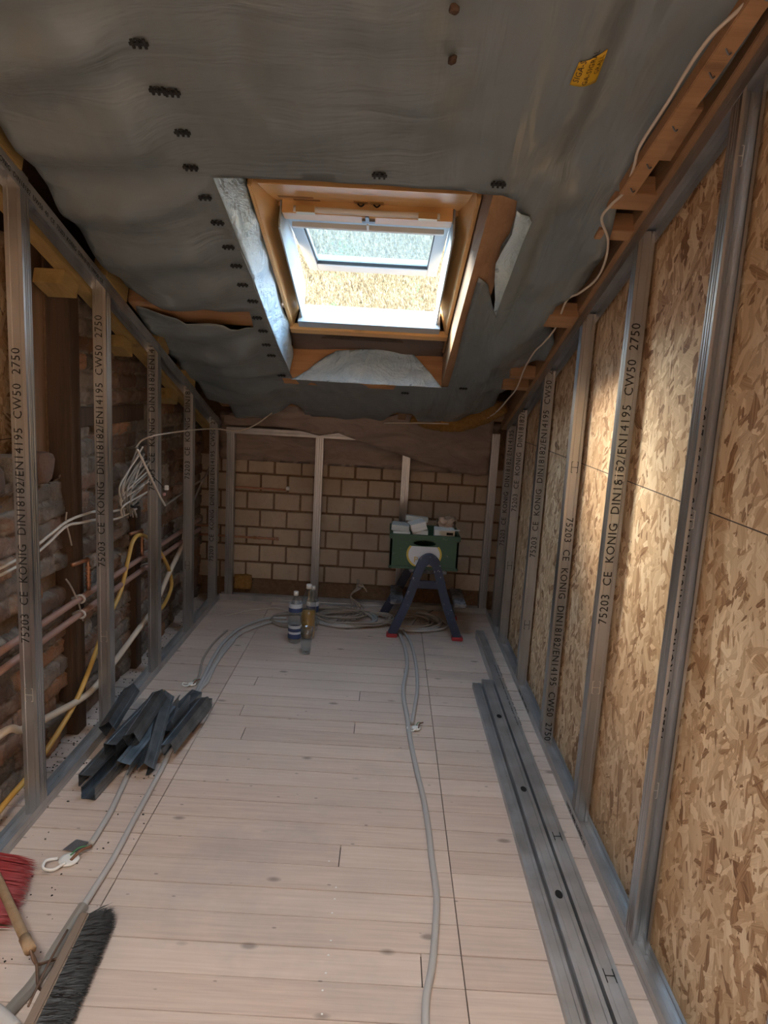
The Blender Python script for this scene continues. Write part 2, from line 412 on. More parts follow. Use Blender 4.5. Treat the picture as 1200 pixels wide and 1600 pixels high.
# right wall of OSB
XR = .745; XL = -1.12; YB = 4.68
def wall_poly(name, x0, x1, ylo, yhi, mat_, zlo=0.0, n=.365):
    mb = MB(); pts = [(ylo, zlo), (yhi, zlo), (yhi, slope_z(yhi, n)), (ylo, slope_z(ylo, n))]
    v = [(x0, a, b) for a, b in pts]+[(x1, a, b) for a, b in pts]
    mb.add(v, [(0, 1, 2, 3), (7, 6, 5, 4), (0, 4, 5, 1), (1, 5, 6, 2), (2, 6, 7, 3), (3, 7, 4, 0)])
    o = mb.build(name, mat_); tag(o, kind='structure'); return o
wall_poly('wall_right', .805, .84, -2.05, 4.95, OSB)
wall_poly('wall_left_outer', -1.60, -1.56, -2.05, 4.95, MORTAR)
tag(MB().box((-1.6, -2.1, 0), (.84, -2.02, 3.9)).build('wall_rear', PALET), kind='structure')

# back wall: individual blocks standing proud of brown mortar
def backwall():
    mb = MB(); mb.box((-1.6, 4.79, 0), (.84, 4.9, 1.6), 1)
    for r in range(7):
        z1 = 1.0015-.1255*r; z0 = z1-.1255+.014
        if z1 < 0: break
        off = 0 if r % 2 else .092
        x = -1.60-.006+off-.185
        while x < .80:
            a = x+.006; b = x+.185-.006
            j = [random.uniform(-.002, .002) for _ in range(4)]
            a2, b2 = max(a, -1.59), min(b, .805)
            if b2-a2 > .02:
                zz0 = max(z0, .0)
                mb.box((a2+j[0], 4.778+j[3], zz0+j[1]), (b2+j[2], 4.80, z1+j[1]), 0)
            x += .185
    o = mb.build('wall_back', [BLOCK, MORTAR], bevel=0)
    tag(o, kind='structure')
    bv = o.modifiers.new('soft', 'BEVEL'); bv.width = .004; bv.segments = 2
backwall()

# left wall: rough old brick built as a displaced relief with its own brick colours
def brickwall(name, x, ylo, yhi, ztop, step=.0095):
    ny = int((yhi-ylo)/step); nz = int(2.2/step)
    verts = []; cols = []; idx = {}
    rnd = random.Random(3); tone = {}
    for j in range(nz+1):
        for i in range(ny+1):
            y = ylo+i*step; z = j*step
            zt = ztop(y)
            if z > zt+step: continue
            zz = min(z, zt)
            wz = zz+.004*noise.noise(Vector((y*2, 1, zz)))*2; ch = .072
            r = math.floor(wz/ch); fz = wz/ch-r
            wy = y+(r % 2)*.11+.008*noise.noise(Vector((0, y*3, r*2.1)))
            c = math.floor(wy/.22); fy = wy/.22-c
            key = (r, c)
            if key not in tone:
                t = rnd.random(); miss = rnd.random() < .06
                base = rnd.choice([(.135, .080, .055), (.17, .10, .068), (.115, .09, .072), (.15, .115, .09), (.19, .15, .12), (.21, .105, .055)])
                tone[key] = (tuple(q*(.75+1.2*t) for q in base), rnd.uniform(-.012, .012)-(.045 if miss else 0), rnd.uniform(.7, 1.3))
            col, dep, _ = tone[key]
            e = min(min(fz, 1-fz)*ch, min(fy, 1-fy)*.22)+.009*noise.noise(Vector((y*32, zz*32, 0)))+.004
            m = max(0, min(1, (e-.004)/.008))
            rough = .0060*noise.fractal(Vector((y*22, zz*22, 2)), .8, 2.0, 5)+.0035*noise.noise(Vector((y*75, zz*75, 5)))
            d = -.024+(dep+.024)*m+rough
            if m < .4: col = (.30, .255, .21)
            idx[(i, j)] = len(verts); verts.append((x+d, y, zz)); cols.append((*col, 1))
    faces = []
    for j in range(nz):
        for i in range(ny):
            q = [idx.get(k) for k in ((i, j), (i+1, j), (i+1, j+1), (i, j+1))]
            if None not in q: faces.append(q)
    me = bpy.data.meshes.new(name); me.from_pydata(verts, [], faces)
    a = me.color_attributes.new('Col', 'FLOAT_COLOR', 'POINT'); a.data.foreach_set('color', [q for c in cols for q in c])
    o = link(name, me, BRICK, smooth=True)
    return tag(o, kind='structure')
def ztop(y):
    base = slope_z(y, .1)
    if y < 2.735: return 1.10+.045*noise.noise(Vector((y*7, 0, 0)))+.02*noise.noise(Vector((y*23, 0, 0)))
    return min(base, 2.15)
brickwall('wall_left', -1.275, 1.2, 4.79, ztop)
tag(MB().box((-1.55, 1.2, 0), (-1.31, 2.71, 1.075)).build('trim_5', MORTAR), kind='structure')
wall_poly('trim_6', -1.55, -1.325, 2.71, 4.79, MORTAR, n=.05)

# roof deck above the membrane, with the two window openings cut out
def deck():
    mb = MB()
    X0, X1, S0, S1, a, b = -1.62, .86, -4.6, 2.95, .36, .39
    hx0, hx1 = -.56, .31
    for s0, s1 in ((S0, -3.9), (-2.7, .50), (1.85, S1)): mb.sbox(X0, X1, s0, s1, a, b)
    for s0, s1 in ((-3.9, -2.7), (.50, 1.85)):
        mb.sbox(X0, hx0, s0, s1, a, b); mb.sbox(hx1, X1, s0, s1, a, b)
    tag(mb.build('roof_deck', DARKT), kind='structure')
deck()

# ------------------------------------------------------------------ membrane ceiling
def dens(poly, step=.03):
    out = []
    for a, b in zip(poly, poly[1:]+poly[:1]):
        a = Vector(a); b = Vector(b); k = max(1, int((b-a).length/step))
        out += [a.lerp(b, i/k) for i in range(k)]
    return out
def inside(p, poly):
    c = False; x, y = p
    for i in range(len(poly)):
        x1, y1 = poly[i]; x2, y2 = poly[i-1]
        if (y1 > y) != (y2 > y) and x < (x2-x1)*(y-y1)/(y2-y1)+x1: c = not c
    return c
def sheet(name, outline, holes, fn, m, grid=.03, thick=.0012, parent=None):
    "a flexible sheet: outline polygon in 2-D, fn maps (a, b) to a point"
    loops = [dens(outline, grid)]+[dens(h, grid) for h in holes]
    pts = []; edges = []
    for L in loops:
        b = len(pts); pts += L; edges += [(b+i, b+(i+1) % len(L)) for i in range(len(L))]
    xs = [p[0] for p in outline]; ys = [p[1] for p in outline]
    y = min(ys)+grid; row = 0
    bnd = list(pts)
    while y < max(ys):
        x = min(xs)+(grid/2 if row % 2 else grid)
        while x < max(xs):
            if inside((x, y), outline) and not any(inside((x, y), h) for h in holes):
                if min((abs(q.x-x)+abs(q.y-y) for q in bnd), default=1) > grid*.5: pts.append(Vector((x, y)))
            x += grid
        y += grid; row += 1
    vo, eo, fo, *_ = delaunay_2d_cdt(pts, edges, [], 0, 1e-6)
    fs = []
    for f in fo:
        c = sum((vo[i] for i in f), Vector((0, 0)))/len(f)
        if inside(c, outline) and not any(inside(c, h) for h in holes): fs.append(f)
    me = bpy.data.meshes.new(name); me.from_pydata([fn(*p) for p in vo], [], fs)
    o = link(name, me, m, parent, smooth=True)
    s_ = o.modifiers.new('thickness', 'SOLIDIFY'); s_.thickness = thick; s_.offset = 0
    return o
def A(u, v, n=0.0): return atn(u, v, n)
up_out = [A(-60, 150), A(0, 190), A(40, 235), A(100, 330), A(160, 400), A(197, 445), A(255, 462), A(305, 476), A(390, 485), A(394, 498), A(396, 511),
          A(350, 497), A(292, 497), A(277, 490), A(242, 481), A(207, 479),
          A(247, 525), A(285, 582), A(310, 600), A(327, 620), A(355, 630), A(370, 642), A(405, 648), A(430, 641), A(455, 630), A(470, 636), A(483, 658), A(538, 661), A(593, 658),
          A(621, 640), A(644, 640), A(658, 666), A(700, 660), A(740, 658), A(770, 646), A(780, 628), A(794, 618), A(804, 614), A(804, 594), A(814, 582), A(830, 572),
          A(856, 562), A(866, 540), A(859, 510), A(863, 482), A(869, 469), A(920, 435), A(945, 380), A(957, 345), A(970, 295), A(985, 262), A(1020, 212), A(1058, 160), A(1085, 152), A(1120, 110), A(1150, 55), A(1190, -10),
          (.74, -1.2), (.80, -4.4), (-1.40, -4.4), (-1.40, -.9)]
hole1 = [A(333, 277), A(460, 281), A(593, 289), A(700, 298), A(785, 303), A(808, 312), A(805, 335), A(797, 362), A(783, 382), A(778, 410), A(776, 440), A(777, 470), A(775, 496), A(768, 470), A(762, 442), A(748, 432),
         A(742, 450), A(735, 475), A(728, 500), A(718, 540), A(709, 575), A(700, 604), A(660, 603), A(560, 597), A(457, 591), A(425, 515), A(395, 435), A(362, 350)]
hole2 = [(-.66, -3.85), (.16, -3.85), (.16, -2.75), (-.66, -2.75)]
def wrinkle(x, s):
    p = Vector((x, s, 0))
    edge = min(abs(x+.58), abs(s), abs(s-1.75), abs(x-.33))
    k = min(1, edge/.15+.15)
    w_ = .030*noise.fractal(Vector((x*2.6, s*1.6, 3)), 1, 2, 3)
    # long diagonal folds on the right-hand part, soft horizontal sag folds on the left
    if x > .2:
        t = min(1, (x-.2)/.2); w_ += t*.030*math.sin((x*17+1.2*noise.noise(p*2))+2.0*s)+t*.020*noise.noise(Vector((x*14, s*5, 1)))
    if x < -.5:
        t = min(1, (-.5-x)/.2); w_ += t*.016*math.sin(20*s+5*x+2.5*noise.noise(p*2.5))-t*.045*math.sin(min(1, max(0, (-.55-x)/.6))*math.pi)
    w_ += .006*noise.noise(Vector((x*11, s*4+3*x, 9)))
    w_ *= k
    if .2 < x < .47 and -.1 < s < 1.95: w_ = min(w_, 0)*.6-.004
    return w_
ce = sheet('ceiling', up_out, [hole1, hole2], lambda x, s: loc(x, s, -abs(wrinkle(x, s)) if False else wrinkle(x, s)), MEMB, .032)
tag(ce, kind='structure')

# folded sheet lining the left cheek of the window opening
def cheek(b_, c_): return loc(-.565+.22*c_+.008*noise.noise(Vector((b_*9, c_*9, 2)))+.010*noise.noise(Vector((b_*3, c_*22+b_*2, 1))), b_, c_)
ck = sheet('trim_2', [(0, 0), (1.755, 0), (1.76, .05), (1.66, .13), (1.40, .15), (1.1, .16), (.7, .17), (.35, .17), (.0, .17), (-.05, .1)], [], cheek, MEMB_SKYLIT, .025); tag(ck, kind='structure')
# torn membrane flaps
f1 = sheet('membrane_flap', [A(808, 314), A(827, 330), A(832, 352), A(824, 372), A(812, 398), A(806, 430), A(797, 462), A(786, 478), A(776, 500), A(772, 480), A(774, 458), A(773, 425), A(775, 398), A(785, 378), A(800, 352)], [],
      lambda x, s: loc(x, s, .012-.045*max(0, min(1, (.43-x)/.06))+.004*noise.noise(Vector((x*10, s*5, 0)))), MEMB_SKYLIT, .02)
tag(f1, 'torn edge of membrane, coloured pale blue for sky light, hanging beside the right rafter of the skylight', 'membrane flap')
def ats(u, v, s0):
    r_ = ray(u, v); p = CAM+r_*((s0-S.dot(CAM-P0))/S.dot(r_)); return (p.x, N.dot(p-P0))
f2 = sheet('membrane_flap', [ats(455, 593, 1.755), ats(480, 580, 1.755), ats(503, 562, 1.755), ats(527, 547, 1.755), ats(580, 545, 1.755), ats(640, 547, 1.755), ats(653, 562, 1.755), ats(672, 584, 1.755), ats(690, 606, 1.755), ats(570, 600, 1.755)], [],
      lambda x, n_: loc(x, 1.752+.008*noise.noise(Vector((x*12, n_*25, 0)))-.008*math.sin(n_*22), n_), MEMB_SKYLIT, .015)
tag(f2, 'crumpled membrane piece, blue sky light put into its colour, folded up over the timber below the skylight', 'membrane flap')

# rafters and timbers around the opening
def thing_mb(mb, name, m, label, cat, group=None, **k):
    o = mb.build(name, m, **k); return tag(o, label, cat, group)
thing_mb(MB().sbox(.27, .365, -.06, 1.83, .004, .17), 'rafter', TIMBER, 'rough sawn rafter along the right side of the skylight opening', 'rafter')
thing_mb(MB().sbox(-.66, -.60, -.35, 1.83, .02, .34), 'rafter', TIMBER, 'rafter hidden behind the shiny membrane on the left of the skylight', 'rafter')
thing_mb(MB().sbox(-.60, .27, 1.765, 1.85, -.0, .19), 'trimmer', ORANGE, 'thick trimmer beam across the bottom of the skylight opening', 'beam')
thing_mb(MB().sbox(-.60, .27, -.10, -.03, .045, .34), 'trimmer', TIMBERX, 'trimmer beam across the top of the skylight opening', 'beam')
thing_mb(MB().sbox(-.575, -.535, -.02, 1.2, .17, .36), 'packing_batten', TIMBERX, 'orange batten between the shiny membrane and the left window frame', 'batten')
thing_mb(MB().sbox(.262, .275, -.02, 1.7, .17, .36), 'packing_batten', TIMBERX, 'batten filling the gap right of the window frame', 'batten')

# closing boards of the shaft outside the frame so daylight comes only through the window
sh = MB(); sh.sbox(-.60, -.575, -.1, 1.9, .16, .37); sh.sbox(.275, .30, -.1, 1.9, .16, .37); sh.sbox(-.60, .30, 1.445, 1.90, .262, .275); sh.sbox(-.60, .30, 1.84, 1.87, .19, .38); sh.sbox(-.60, .30, 1.60, 1.64, .19, .27); sh.sbox(-.6, .3, -.06, -.03, .03, .37)
tag(sh.build('trim_3', DARKT), kind='structure')
# grey foam apron and brown ledge below the sill
def apron(x, t): return loc(x, 1.44+.36*t, .175+.02*math.sin(t*3.1)+.010*noise.noise(Vector((x*8, t*4, 1)))-.012*math.sin(x*9))
ap = sheet('trim_4', [(-.55, 0), (.27, 0), (.27, 1), (-.55, 1)], [], apron, FOAM, .06); tag(ap, kind='structure')

# ------------------------------------------------------------------ window_1
WX0, WX1 = -.525, .265; W0, W1 = .26, 1.43; IN = .15
win = empty('window_1', loc(-.13, .85, IN), kind='structure')
fr = MB()
for xe, sg in ((WX0, 1), (WX1, -1)):
    fr.prism([(0, IN), (.014, IN), (.020, IN+.03), (.060, .36), (0, .36)], P0+S*W0+ex*xe, ex*sg, N, S*(W1-W0))
o = fr.build('window_frame', PINE, win, bevel=.003)
hd = MB(); hd.prism([(.26, .16), (.475, .255), (.595, .307), (.600, .293), (.645, .312), (.645, .36), (.26, .36)], P0+ex*(WX0+.03), S, N, ex*(WX1-WX0-.06))
def hn(q): return .255+(q-.475)*.433
hd.build('header_board', PINEX, win, bevel=.003)
for xx in (-.155, -.095):
    lp = MB().prism([(.49, hn(.49)-.003), (.575, hn(.575)-.003), (.575, hn(.575)+.003), (.49, hn(.49)+.003)], P0+ex*(xx-.027), S, N, ex*.054); p = lp.build('latch_plate', BRASS, win, bevel=.002)
    MB().tube([loc(xx-.012, .53, hn(.53)-.005), loc(xx, .54, hn(.53)-.008), loc(xx+.012, .53, hn(.53)-.005)], .003, 6, 4).build('latch_slot', HOLE, p)
for x0, x1, s0, s1 in ((-.46, -.33, .47, .50), (-.41, -.31, .52, .56), (.10, .20, .545, .565), (.06, .085, .545, .565)):
    MB().prism([(s0, hn(s0)-.0015), (s1, hn(s1)-.0015), (s1, hn(s1)+.002), (s0, hn(s0)+.002)], P0+ex*x0, S, N, ex*(x1-x0)).build('recess_mark', TIMBERX, win)
sl = MB(); sl.prism([(W1-.085, .0), (W1-.02, .0), (W1+.01, .0), (W1+.01, .125), (W1-.01, .125)], P0+N*IN+Vector((WX0+.045, 0, 0)), S, N, Vector((WX1-WX0-.09, 0, 0)))
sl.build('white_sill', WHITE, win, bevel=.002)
MB().sbox(WX0, WX1, W1-.02, W1+.035, IN-.012, IN+.02).build('bottom_rail', PINEX, win, bevel=.003)
li = MB(); li.sbox(WX0+.06, WX0+.066, W0+.3, W1-.03, IN+.03, .36); li.sbox(WX1-.066, WX1-.06, W0+.3, W1-.03, IN+.03, .36)
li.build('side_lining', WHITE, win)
# the pivoted sash, swung open
SA, SB = Vector((.585, .265)), Vector((1.44, .47))     # (s, n) of top and bottom inner edges
def sl3(x, t, h):
    d = (SB-SA); p = SA+d*t; q = Vector((-d.y, d.x)).normalized()*h; return loc(x, p.x+q.x, p.y+q.y)
sx0, sx1 = WX0+.072, WX1-.072
def sashbar(mb, x0, x1, t0, t1, h0, h1):
    p = [sl3(x, t, h) for h in (h0, h1) for x, t in ((x0, t0), (x1, t0), (x1, t1), (x0, t1))]
    return mb.add(p, [(0,3,2,1),(4,5,6,7),(0,1,5,4),(1,2,6,5),(2,3,7,6),(3,0,4,7)])
sa = MB(); sashbar(sa, sx0, sx0+.05, .02, 1, 0, .05); sashbar(sa, sx1-.05, sx1, .02, 1, 0, .05); sashbar(sa, sx0+.05, sx1-.05, .87, 1, 0, .05); sashbar(sa, sx0+.05, sx1-.05, .06, .16, .0, .05)
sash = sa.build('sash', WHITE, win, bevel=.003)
tr_ = MB(); sashbar(tr_, sx0-.002, sx1+.002, -.045, .045, -.02, .055); tr_.build('top_rail', PINEX, sash, bevel=.003)
fl = MB(); sashbar(fl, sx0+.02, sx1-.02, .10, .125, -.03, -.01); sashbar(fl, (sx0+sx1)/2-.004, (sx0+sx1)/2+.004, .03, .12, -.032, -.012); fl.build('blind_bar', WHITEP, sash, bevel=.002)
cb = MB(); cb.tube([sl3(sx0+.05, -.10, -.02), sl3((sx0+sx1)/2, -.10, -.022), sl3(sx1-.05, -.10, -.02)], .011, 10, 6); cb.build('control_bar', WHITEP, sash, smooth=True)
lt = MB(); sashbar(lt, (sx0+sx1)/2-.02, (sx0+sx1)/2+.03, -.02, .01, -.03, -.018); sashbar(lt, (sx0+sx1)/2-.006, (sx0+sx1)/2+.008, -.08, .0, -.032, -.02); lt.build('latch', GALVD, sash, bevel=.001)
for xx in (sx0+.06, sx1-.13):
    h_ = MB(); sashbar(h_, xx, xx+.07, -.115, -.085, -.035, -.01); h_.build('bar_clip', BRASS, sash)
gs = MB(); sashbar(gs, sx0+.046, sx0+.054, .16, .875, .005, .02); sashbar(gs, sx1-.054, sx1-.046, .16, .875, .005, .02); sashbar(gs, sx0+.05, sx1-.05, .865, .875, .005, .02); gs.build('gasket', HOLE, sash)
pn = MB(); sashbar(pn, sx0+.05, sx1-.05, .0, .87, .022, .028); pn.build('glass_pane', WET, sash)
w2 = empty('window_2', loc(-.25, -3.3, .15), kind='structure')
f_ = MB(); f_.sbox(-.72, -.66, -3.9, -2.7, 0, .36); f_.sbox(.16, .22, -3.9, -2.7, 0, .36); f_.sbox(-.72, .22, -3.92, -3.86, 0, .36); f_.sbox(-.72, .22, -2.74, -2.68, 0, .36); f_.build('window_frame', WHITE, w2)

# ------------------------------------------------------------------ outside: dry bank of reeds
def bank():
    v = []; f = []; nx, ns = 90, 50
    for j in range(ns):
        for i in range(nx):
            x = -9+18*i/(nx-1); t = j/(ns-1); y = 9.5+7*t; z = -.5+8.5*t**.8+.35*noise.fractal(Vector((x*.7, t*6, 0)), 1, 2, 4)
            v.append((x, y, z))
    for j in range(ns-1):
        for i in range(nx-1): f.append((j*nx+i, j*nx+i+1, (j+1)*nx+i+1, (j+1)*nx+i))
    base = len(v)
    rnd = random.Random(5)
    for k in range(26000):
        x = rnd.uniform(-3.2, 2.4); t = rnd.uniform(.06, .72)
        y = 9.5+7*t; z = -.5+8.5*t**.8; h = rnd.uniform(.12, .38); w_ = rnd.uniform(.008, .02); dx = rnd.uniform(-.22, .22); dy = -rnd.uniform(0, .25)
        b = len(v); v += [(x, y-.1, z), (x+w_, y-.1, z+.01), (x+dx+w_*.5, y-.1+dy, z+h)]; f.append((b, b+1, b+2))
    me = bpy.data.meshes.new('dry_grass_bank'); me.from_pydata(v, [], f)
    def br(g):
        n1 = g.noise(16, 4, .8); n2 = g.noise(.9, 3, .5)
        c = g.ramp(n1, [(.36, (.03, .022, .011)), (.5, (.13, .098, .050)), (.64, (.30, .25, .155))])
        c = g.mix(g.ramp(n2, [(.60, (0,)*3), (.72, (.45,)*3)]), c, (.10, .15, .06)); g.col(c)
    o = link('dry_grass_bank', me, mat('dry_reeds', rough=.9, build=br))
    tag(o, 'bank of dry straw coloured grass and twigs seen through the open skylight', 'grass', kind='stuff')
bank()
LEAF = mat('green_leaf', (.05, .075, .03), .7)
for (uu, vv, yy, h) in ((523, 500, 10.2, 1.1), (645, 480, 10.6, .55)):
    p = at(uu, vv, 1, yy); mb = MB(); rnd = random.Random(uu)
    for k in range(90):
        q = p+Vector((rnd.gauss(0, .09), rnd.gauss(-.1, .07), rnd.uniform(-.4, h))); a = rnd.uniform(0, 6.28); r = rnd.uniform(.02, .045)
        mb.add([q, q+Vector((r*math.cos(a), -.01, r*math.sin(a))), q+Vector((r*1.6*math.cos(a+.5), .02, r*1.6*math.sin(a+.5))), q+Vector((r*math.cos(a+1), 0, r*math.sin(a+1)))], [(0, 1, 2, 3)])
    o = mb.build('green_shrub', LEAF); tag(o, 'taller green climber on the dry bank, left of centre beyond the skylight' if h > 1 else 'small green tuft on the dry bank right of the taller climber', 'shrub')

# ------------------------------------------------------------------ light steel framing
def cw(flip=False, w_=.05, d=.048, open_near=False):
    "C stud profile: a across the wall thickness, b away from the camera"
    p = [(.007, d), (0, d), (0, d*.86), (.0014, d*.80), (.0014, d*.72), (0, d*.66), (0, d*.56), (.0014, d*.52), (.0014, d*.48), (0, d*.44), (0, d*.34), (.0014, d*.28), (.0014, d*.2), (0, d*.14), (0, 0),
         (.011, 0), (.013, .0018), (.037, .0018), (.039, 0), (w_, 0), (w_, d*.3), (w_-.0014, d*.36), (w_-.0014, d*.64), (w_, d*.7), (w_, d), (w_-.007, d)]
    if open_near: p = [(a, d-b) for a, b in p]
    if flip: p = [(w_-a, b) for a, b in p]
    return p
def text_mesh(body, size, parent, O_, right, up, m=INK, name='printed_marking', extr=.0003):
    cu = bpy.data.curves.new('t', 'FONT'); cu.body = body; cu.size = size; cu.extrude = extr; cu.resolution_u = 2; cu.space_character = 1.08
    to = bpy.data.objects.new('t', cu); C.objects.link(to); dg = bpy.context.evaluated_depsgraph_get(); me = bpy.data.meshes.new_from_object(to.evaluated_get(dg))
    bpy.data.objects.remove(to); me.name = name
    right = Vector(right).normalized(); up = Vector(up).normalized(); nn = right.cross(up)
    M_ = Matrix((right, up, nn)).transposed().to_4x4(); M_.translation = Vector(O_); me.transform(M_)
    me.materials.clear()
    return link(name, me, m, parent)
def text_width(body, size):
    cu = bpy.data.curves.new('t', 'FONT'); cu.body = body; cu.size = size; cu.space_character = 1.08
    to = bpy.data.objects.new('t', cu); C.objects.link(to); bpy.context.view_layer.update(); w_ = to.dimensions.x
    bpy.data.objects.remove(to); return w_
WW = {}
def words(body, size, parent, O_, right, up):
    "each printed word is a part of its own"
    d = Vector(right).normalized(); pre = ''
    for wd in body.split('  '):
        full = (pre+'  '+wd) if pre else wd
        for q in (full, wd):
            if q not in WW: WW[q] = text_width(q, 1.0)
        text_mesh(wd, size, parent, Vector(O_)+d*(WW[full]-WW[wd])*size, right, up, name='printed_word'); pre = full
def punch(x, y, z, parent, bright=False, sx=1, w_=.026, h=.045, half=False):
    mb = MB(); e = .002; yy = y-.0006
    for sgn in ((-1,) if half else (-1, 1)):
        xx = x+sgn*w_/2; mb.box((xx-e/2, yy, z-h/2), (xx+e/2, yy+.001, z+h/2))
        for zz in (z-h/2, z+h/2): mb.box((min(xx, xx-sgn*.005), yy, zz-e/2), (max(xx, xx-sgn*.005), yy+.001, zz+e/2))
    mb.box((x-w_/2, yy, z-e/2), (x+w_/2, yy+.001, z+e/2))
    return mb.build('h_punch', EDGE if bright else HOLE, parent)
MARK = "75203  CE  KONIG  DIN18182/EN14195  CW50  2750"
def stud(x, y, label, text=None, punches=(), open_near=False, right=True, ztop_=None, group=None, w_=.05, m=GALV):
    zt = ztop_ or slope_z(y+.03, -.045)
    root = empty('metal_stud', (x, y, 0), label, 'metal stud', group)
    mb = MB(); mb.channel(cw(flip=not right, open_near=open_near), (x, y, .003), (1, 0, 0), (0, 1, 0), (0, 0, 1), cuts=lambda q: slope_z(q.y, -.025)-.003 if ztop_ is None else ztop_-.003)
    mb.build('profile', m, root)
    yw = y-.0008+(.046 if open_near else 0)
    if text:
        z0, sz, up_ = text[0], text[1], text[2] if len(text) > 2 else True
        if up_: sz *= 1.2; words(MARK, sz, root, (x+.014+sz*.5, yw, z0), (0, 0, 1), (-1, 0, 0))
        else: words(MARK, sz*1.2, root, (x+.034-sz*.6, yw, z0), (0, 0, -1), (1, 0, 0))
    for pz, br in punches: punch(x+.025, yw, pz, root, br)
    return root
GR = 'galvanised studs along the OSB wall'; GL = 'galvanised studs in front of the old brick wall'
stud(XR, 1.05, 'nearest stud on the right, only its lower edge in the corner of view', group=GR)
stud(XR, 1.70, 'first full stud on the right, printed and lipped, its head at the top right corner', (.62, .030), [(.47, True), (1.22, True), (2.08, True)], True, group=GR)
stud(XR, 2.30, 'second full stud from the camera on the right wall, large black print', (.75, .034), [(.52, True), (1.27, True)], group=GR)
stud(XR, 2.87, 'third stud on the right wall, print reading downwards on a tan lit web', (1.02, .034, False), [(1.23, False)], group=GR)
stud(XR, 3.48, 'fourth stud on the right wall, beside the dark middle rails', (.70, .034), [(.34, False)], group=GR)
stud(XR, 4.10, 'fifth stud on the right wall, second last before the back corner', (.83, .034), [(.50, False)], group=GR)
stud(XR, 4.42, 'last dark stud on the right wall, tight to the back corner', (.55, .034), group=GR)
XS = XL-.05
stud(XS, 2.163, 'nearest left stud, tall, rising to the left edge of the ceiling', (.62, .032), [(.44, True)], right=False, group=GL)
stud(XS, 2.775, 'second left stud, bright ribbed edge, standing behind the offcut pile', (.72, .034), [(.42, True)], right=False, group=GL)
stud(XS, 3.385, 'third left stud, in front of the bunch of loose white cables', (.95, .034), [], right=False, group=GL)
stud(XS, 3.985, 'fourth left stud, shorter, short of the back corner', (.93, .034), [(.42, False)], right=False, group=GL)
stud(XS, 4.56, 'fifth left stud, in the dark back left corner', (.3, .034), [], right=False, group=GL)
# back wall studs: ribbed flange towards the camera
GB = 'galvanised studs before the block wall'
def bstud(x, label, zt=1.17, w_=.05, z0=.0):
    root = empty('metal_stud', (x, YB, 0), label, 'metal stud', GB)
    d = w_; p = [(d, .006+.04), (d, 0)]
    fl_ = [(d, .045), (d, 0), (d*.88, 0), (d*.85, .006), (d*.75, .006), (d*.72, 0), (d*.58, 0), (d*.55, .006), (d*.45, .006), (d*.42, 0), (d*.28, 0), (d*.25, .006), (d*.15, .006), (d*.12, 0), (0, 0), (0, .048), (.048, .048)]
    MB().channel(fl_, (x, YB+.002, .003+z0), (1, 0, 0), (0, 1, 0), (0, 0, zt-.003-z0)).build('profile', GALV, root)
bstud(-1.085, 'ribbed corner stud at the left end of the block wall')
bstud(-.487, 'slim ribbed stud standing left of centre before the block wall')
bstud(.10, 'ribbed stud on the block wall rising behind the green crate')
bstud(.69, 'ribbed corner stud at the right end of the block wall', zt=1.25)

def track(name, O_, A_, B_, D, label, cat='metal track', web=.052, fl_=.040, m=GALVF, mark=None):
    root = empty(name, O_, label, cat)
    p = [(0, fl_), (0, fl_*.6), (.001, fl_*.55), (.001, fl_*.45), (0, fl_*.4), (0, 0), (.014, 0), (.016, .0015), (.036, .0015), (.038, 0), (web, 0), (web, fl_*.4), (web-.001, fl_*.45), (web-.001, fl_*.55), (web, fl_*.6), (web, fl_)]
    MB().channel(p, O_, A_, B_, D).build('profile', m, root); return root
t = track('floor_track', (XR-.002, -1.5, .001), ex, ez, ey*(6.2), 'U shaped steel floor track along the foot of the OSB wall')
words("UW50  4000  KONIG  CE", .022, t, (XR-.0025, 3.4, .008), (0, -1, 0), (0, 0, 1))
words("UW50  4000  KONIG  CE", .022, t, (XR-.0025, 2.4, .008), (0, -1, 0), (0, 0, 1))
track('floor_track', (XS-.001, -1.5, .001), ex, ez, ey*(6.2), 'U shaped steel floor track along the left row of studs')
track('floor_track', (XL, YB, .001), ey, ez, ex*(XR-XL-.003), 'steel floor track in front of the block wall')
s_end = 2.62
t = track('ceiling_track', loc(XR-.002, -3.5, -.014), ex, -N, S*(3.5+2.38), 'sloping steel head track above the right studs', fl_=.045)
def loc_z(x, y): return Vector((x, y, slope_z(y)))
t = track('ceiling_track', loc(XS-.001, -3.5, -.032), ex, -N, S*(3.5+s_end), 'sloping steel head track above the left studs, printed on its side', fl_=.045)
words("KONIG  DIN18182  UW50  40  CE  75203  KONIG  DIN18182  UW50  CE", .022, t, loc(XL+.003, -.15, -.070), S, N)
track('ceiling_track', (-1.09, YB, 1.20), ey, -ez, ex*1.2, 'horizontal steel head track across the top left of the block wall')

# ------------------------------------------------------------------ timber along the wall heads
def slab(x0, x1, s0, s1, n0, n1, name, m, label, cat, group=None, bevel=.002):
    return thing_mb(MB().sbox(x0, x1, s0, s1, n0, n1), name, m, label, cat, group, bevel=bevel)
slab(.725, .80, -3.5, 2.5, -.012, .13, 'rafter', TIMBER, 'brown rafter running above the right head track', 'rafter')
slab(XS-.06, XS-.005, -3.5, 2.6, -.095, -.035, 'rafter', YELT, 'yellowish timber sloping just behind the left head track', 'rafter')
for i, (s0, s1, lb) in enumerate(((-.28, -.02, 'yellow packing block above the left head track at the left picture edge'), (.62, .84, 'yellow packing block above the second left stud'),
                              (1.25, 1.42, 'yellow packing block between the second and third left studs'), (1.72, 1.92, 'yellow packing block lowest above the left head track'))):
    slab(XS, XL+.004, s0, s1, -.030, .05, 'packing_block', YELT, lb, 'wood block', 'packing blocks on the left head track')
